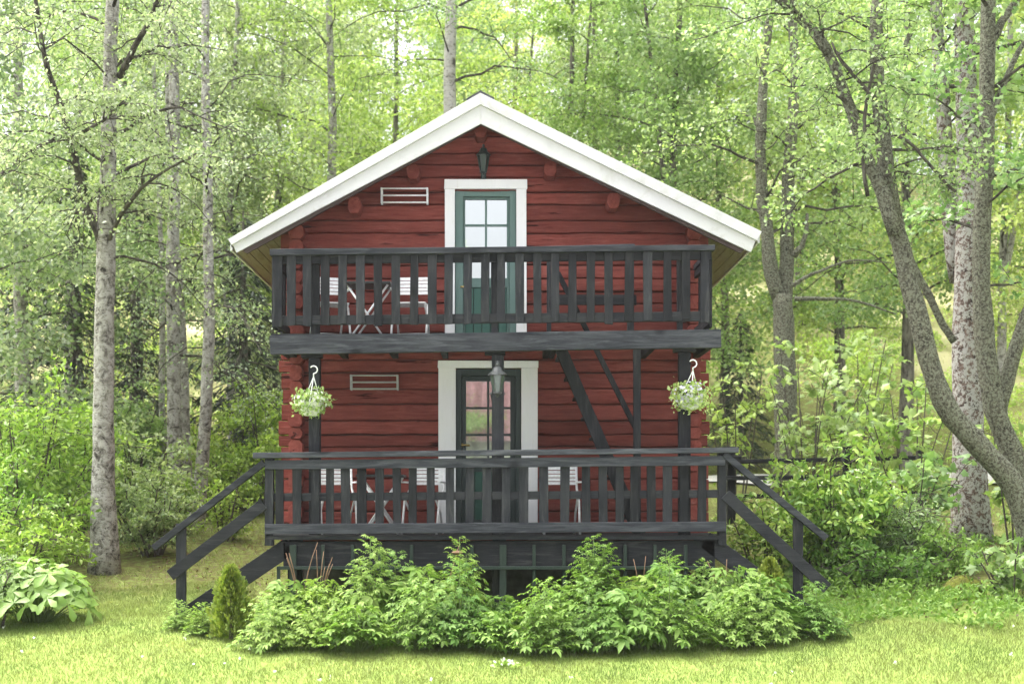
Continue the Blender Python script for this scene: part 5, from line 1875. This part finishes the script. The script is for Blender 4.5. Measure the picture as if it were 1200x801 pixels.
P = scatter(60000, 2.5, 9, 15.5, 21.5, lambda x, y: cover_keep(x, y) & (dens(x * 1.2, y) > -0.35) & (rs.uniform(0, 1, len(x)) < 0.45))
n = len(P)
hmap = 0.10 + 0.22 * np.clip(dens(P[:, 0] * 0.9, P[:, 1] * 1.3) + 0.4, 0, 1.2) * np.clip((P[:, 1] - 16.2) / 1.5, 0.15, 1)
P[:, 2] += rs.uniform(0.15, 1.0, n) * hmap
tag(link_mesh('ground_cover', np_mesh('ground_cover', [leaves_np(P, rand_dirs(rs, n, 0.1), rand_dirs(rs, n, 1.2), rs.uniform(0.05, 0.10, n), 'lens')]), M['leaf_bed']), 'leafy ground cover below the thick maple and rhododendron', 'ground cover', None, 'stuff')
# woodland undergrowth: patches of leaves on the slope
cl = scatter(1500, -24, 26, 23.5, 58, lambda x, y: (np.abs(px_of(x, y) - 600) < 720) & ~((y > 28.6) & (y < 32.6)) & ~((np.abs(x) < 3.6) & (y < 26)) & (rs.uniform(0, 1, len(x)) < np.where(y < 29, 0.36, 0.75)) & ~((px_of(x, y) > 285) & (px_of(x, y) < 330) & (y < 30)) & ~((px_of(x, y) > 838) & (px_of(x, y) < 905)))
ch = []
m = 170
rad_ = rs.uniform(0.3, 0.75, len(cl))
P = np.repeat(cl, m, 0)
Rr = np.repeat(rad_, m)
d = rand_dirs(rs, len(P))
P = P + d * (Rr * rs.uniform(0.35, 1.0, len(P)))[:, None] * np.array([1, 1, 0.8])
P[:, 2] += Rr * 0.65
kz = P[:, 2] > gz_np(P[:, 0], P[:, 1]) + 0.02
P, d = P[kz], d[kz]
tag(link_mesh('undergrowth', np_mesh('undergrowth', [leaves_np(P, d * 0.5 + rand_dirs(rs, len(P)), rand_dirs(rs, len(P), 0.9), rs.uniform(0.06, 0.12, len(P)), 'quad')]), M['leaf_shrub']), 'leafy undergrowth covering the wooded slope behind the cabin', 'undergrowth', None, 'stuff')
# dry leaves on the soil
P = scatter(9000, -9, 9, 16.5, 25, lambda x, y: ((px_of(x, y) > 1080) | ((px_of(x, y) < 320) & (y > 18.3))) & (dens(x * 0.8 + 1, y) > -0.1))
P[:, 2] += 0.02
tag(link_mesh('leaf_litter', np_mesh('leaf_litter', [leaves_np(P, rand_dirs(rs, len(P)), rand_dirs(rs, len(P), 2), rs.uniform(0.03, 0.06, len(P)), 'quad')]), M['litter']), 'dry brown leaves lying on bare soil under the trees', 'leaf litter', None, 'stuff')

# mossy stone
b = base_at(1127, 18.2)
st = MB()
nlat, nlon = 9, 16
rk = random.Random(2)
vs = []
nf = noise1(44)
for i_ in range(nlat + 1):
    th = math.pi * 0.56 * i_ / nlat
    for j_ in range(nlon):
        ph = 2 * math.pi * j_ / nlon
        k_ = 1 + 0.12 * nf(ph * 1.7 + th) + rk.uniform(-.04, .04)
        vs.append((b.x + 0.30 * math.sin(th) * math.cos(ph) * k_, b.y + 0.24 * math.sin(th) * math.sin(ph) * k_, b.z + 0.26 * math.cos(th) * k_))
fs = [(i_ * nlon + j_, (i_ + 1) * nlon + j_, (i_ + 1) * nlon + (j_ + 1) % nlon, i_ * nlon + (j_ + 1) % nlon) for i_ in range(nlat) for j_ in range(nlon)]
st.add(vs, fs)
M['moss'] = bark('mossy_stone', (0.22, 0.24, 0.04), (0.14, 0.14, 0.035), (0.05, 0.04, 0.02), 9, 1.0, 0.45)
ms = part('mossy_stone', st, M['moss'], None, smooth=True)
tag(ms, 'rounded mossy stone in the ground cover below the thick maple', 'stone')

# rustic fence on the right
ft = thing('rail_fence', base_at(930, 24.5), 'weathered dark rail fence crossing behind the rhododendron', 'fence')
Yf = 24.5
for py0, py1, a_, b_ in ((541, 536, 846, 1075), (560, 557, 846, 1080), (582, 577, 846, 1085)):
    part('rail', MB().beam(W(a_, py0, Yf), W(b_, py1, Yf + 0.5), 0.05, 0.075), M['dark_h'], ft, 0.01)
for px in (858, 995, 1082):
    b = base_at(px, Yf + 0.2)
    part('post', MB().box(b.x - 0.07, b.x + 0.07, Yf + 0.26, Yf + 0.4, b.z - 0.1, ZW(522, Yf)), M['dark_v'], ft, 0.01)
    part('rail_clamp', MB().box(b.x - 0.13, b.x + 0.13, Yf + 0.02, Yf + 0.25, ZW(541, Yf), ZW(534, Yf)), M['dark_h'], ft, 0.01)

# ------------------------------------------------------------------ house across the lawn, behind the camera (seen in the door glass)
hh = thing('neighbouring_house', (0, -24, -0.9), 'house with pink tiled roof mirrored in the lower door glass', 'house')
rf_ = MB()
nxr, nyr = 200, 15
for a in range(nyr):
    vs = []
    for c in range(nxr + 1):
        x = -6 + 12 * c / nxr
        wv = abs(math.sin(x * 6.0))
        for t_, dz, dy in ((a, 0.0, 0.0), (a, 0.17 + 0.09 * wv, -0.12 * wv), (a + 1.0, 0.02 + 0.09 * wv, 0.0)):
            vs.append((x, -20 - 5.0 * t_ / nyr - dy * 0.6, 3.7 + 2.7 * t_ / nyr + dz))
    rf_.add(vs, [(c * 3 + q, c * 3 + 3 + q, c * 3 + 4 + q, c * 3 + 1 + q) for c in range(nxr) for q in range(2)])
t = thing('broadleaf_tree', (-2.6, -19.0, -0.9), 'leafy tree beside the neighbouring house, mirrored in the door panes', 'tree')
link_mesh('trunk', PR[3][0], None, t)
link_mesh('crown', PR[3][1], M['leaf_mid'], t)
link_mesh('limbs', PR[3][2], None, t)
part('roof', rf_, M['pink_tile'], hh)
part('wall', MB().box(-5.7, 5.7, -29.5, -20.6, -1.0, 3.75), M['pale_wall'], hh)

# ------------------------------------------------------------------ the moist air
hz = MB().box(-70, 70, -40, 110, -2.2, 48)
m, nt, out = nmat('haze_air')
pv = nt.nodes.new('ShaderNodeVolumePrincipled')
pv.inputs['Color'].default_value = (0.95, 0.97, 0.93, 1)
pv.inputs['Density'].default_value = 0.0004
nt.links.new(pv.outputs[0], out.inputs['Volume'])
tag(part('haze', hz, m, None), 'thin pale haze in the air between the trees', 'haze', None, 'stuff')

# ------------------------------------------------------------------ sky, sun, camera
SUN_EL, SUN_AZ = 63.0, -62.0        # azimuth clockwise from +Y
w = bpy.data.worlds.new('World')
SC.world = w
w.use_nodes = True
nt = w.node_tree
bg = nt.nodes['Background']
sky = nt.nodes.new('ShaderNodeTexSky')
sky.sky_type = 'NISHITA'
sky.sun_disc = False
sky.sun_elevation = R_(SUN_EL)
sky.sun_rotation = R_(SUN_AZ)
sky.air_density = 1.0
sky.dust_density = 4.0
hs = nt.nodes.new('ShaderNodeHueSaturation')
hs.inputs['Saturation'].default_value = 0.22
nt.links.new(sky.outputs[0], hs.inputs['Color'])
# overcast sky: brighter overhead than at the horizon
tcw = nt.nodes.new('ShaderNodeTexCoord')
sxyz = nt.nodes.new('ShaderNodeSeparateXYZ')
nt.links.new(tcw.outputs['Generated'], sxyz.inputs[0])
mr = nt.nodes.new('ShaderNodeMapRange')
mr.inputs['From Min'].default_value = 0.0
mr.inputs['From Max'].default_value = 0.9
mr.inputs['To Min'].default_value = 0.45
mr.inputs['To Max'].default_value = 2.1
nt.links.new(sxyz.outputs['Z'], mr.inputs['Value'])
vm = nt.nodes.new('ShaderNodeVectorMath')
vm.operation = 'SCALE'
nt.links.new(hs.outputs[0], vm.inputs[0])
nt.links.new(mr.outputs[0], vm.inputs['Scale'])
nt.links.new(vm.outputs[0], bg.inputs['Color'])
bg.inputs['Strength'].default_value = 0.13

sl = bpy.data.lights.new('sun', 'SUN')
sl.energy = 2.3
sl.angle = R_(80)
sl.color = (1.0, 0.97, 0.93)
so_ = bpy.data.objects.new('sun', sl)
COL.objects.link(so_)
az, el = R_(SUN_AZ), R_(SUN_EL)
dirv = Vector((math.sin(az) * math.cos(el), math.cos(az) * math.cos(el), math.sin(el)))
so_.rotation_euler = dirv.to_track_quat('Z', 'Y').to_euler()
so_.location = dirv * 60

cam = bpy.data.cameras.new('camera')
cam.sensor_width = 36.0
cam.lens = 36.0 * FPX / 1200.0
cam.shift_x = (600 - CX) / 1200.0
cam.shift_y = (HY - 400.5) / 1200.0
cam.clip_start = 0.1
cam.clip_end = 2000
cam.dof.use_dof = True
cam.dof.focus_distance = 17.2
cam.dof.aperture_fstop = 1.5
co = bpy.data.objects.new('camera', cam)
COL.objects.link(co)
co.location = (0, 0, EYE)
co.rotation_euler = (math.pi / 2, 0, 0)
SC.camera = co

SC.view_settings.view_transform = 'Standard'
SC.view_settings.look = 'None'
SC.view_settings.gamma = 1.0
SC.view_settings.exposure = 1.82
SC.cycles.use_denoising = True
SC.cycles.max_bounces = 9
SC.cycles.diffuse_bounces = 6
SC.cycles.glossy_bounces = 3
SC.cycles.transmission_bounces = 6
SC.cycles.volume_bounces = 0
SC.cycles.sample_clamp_indirect = 6
SC.cycles.caustics_reflective = False
SC.cycles.caustics_refractive = False
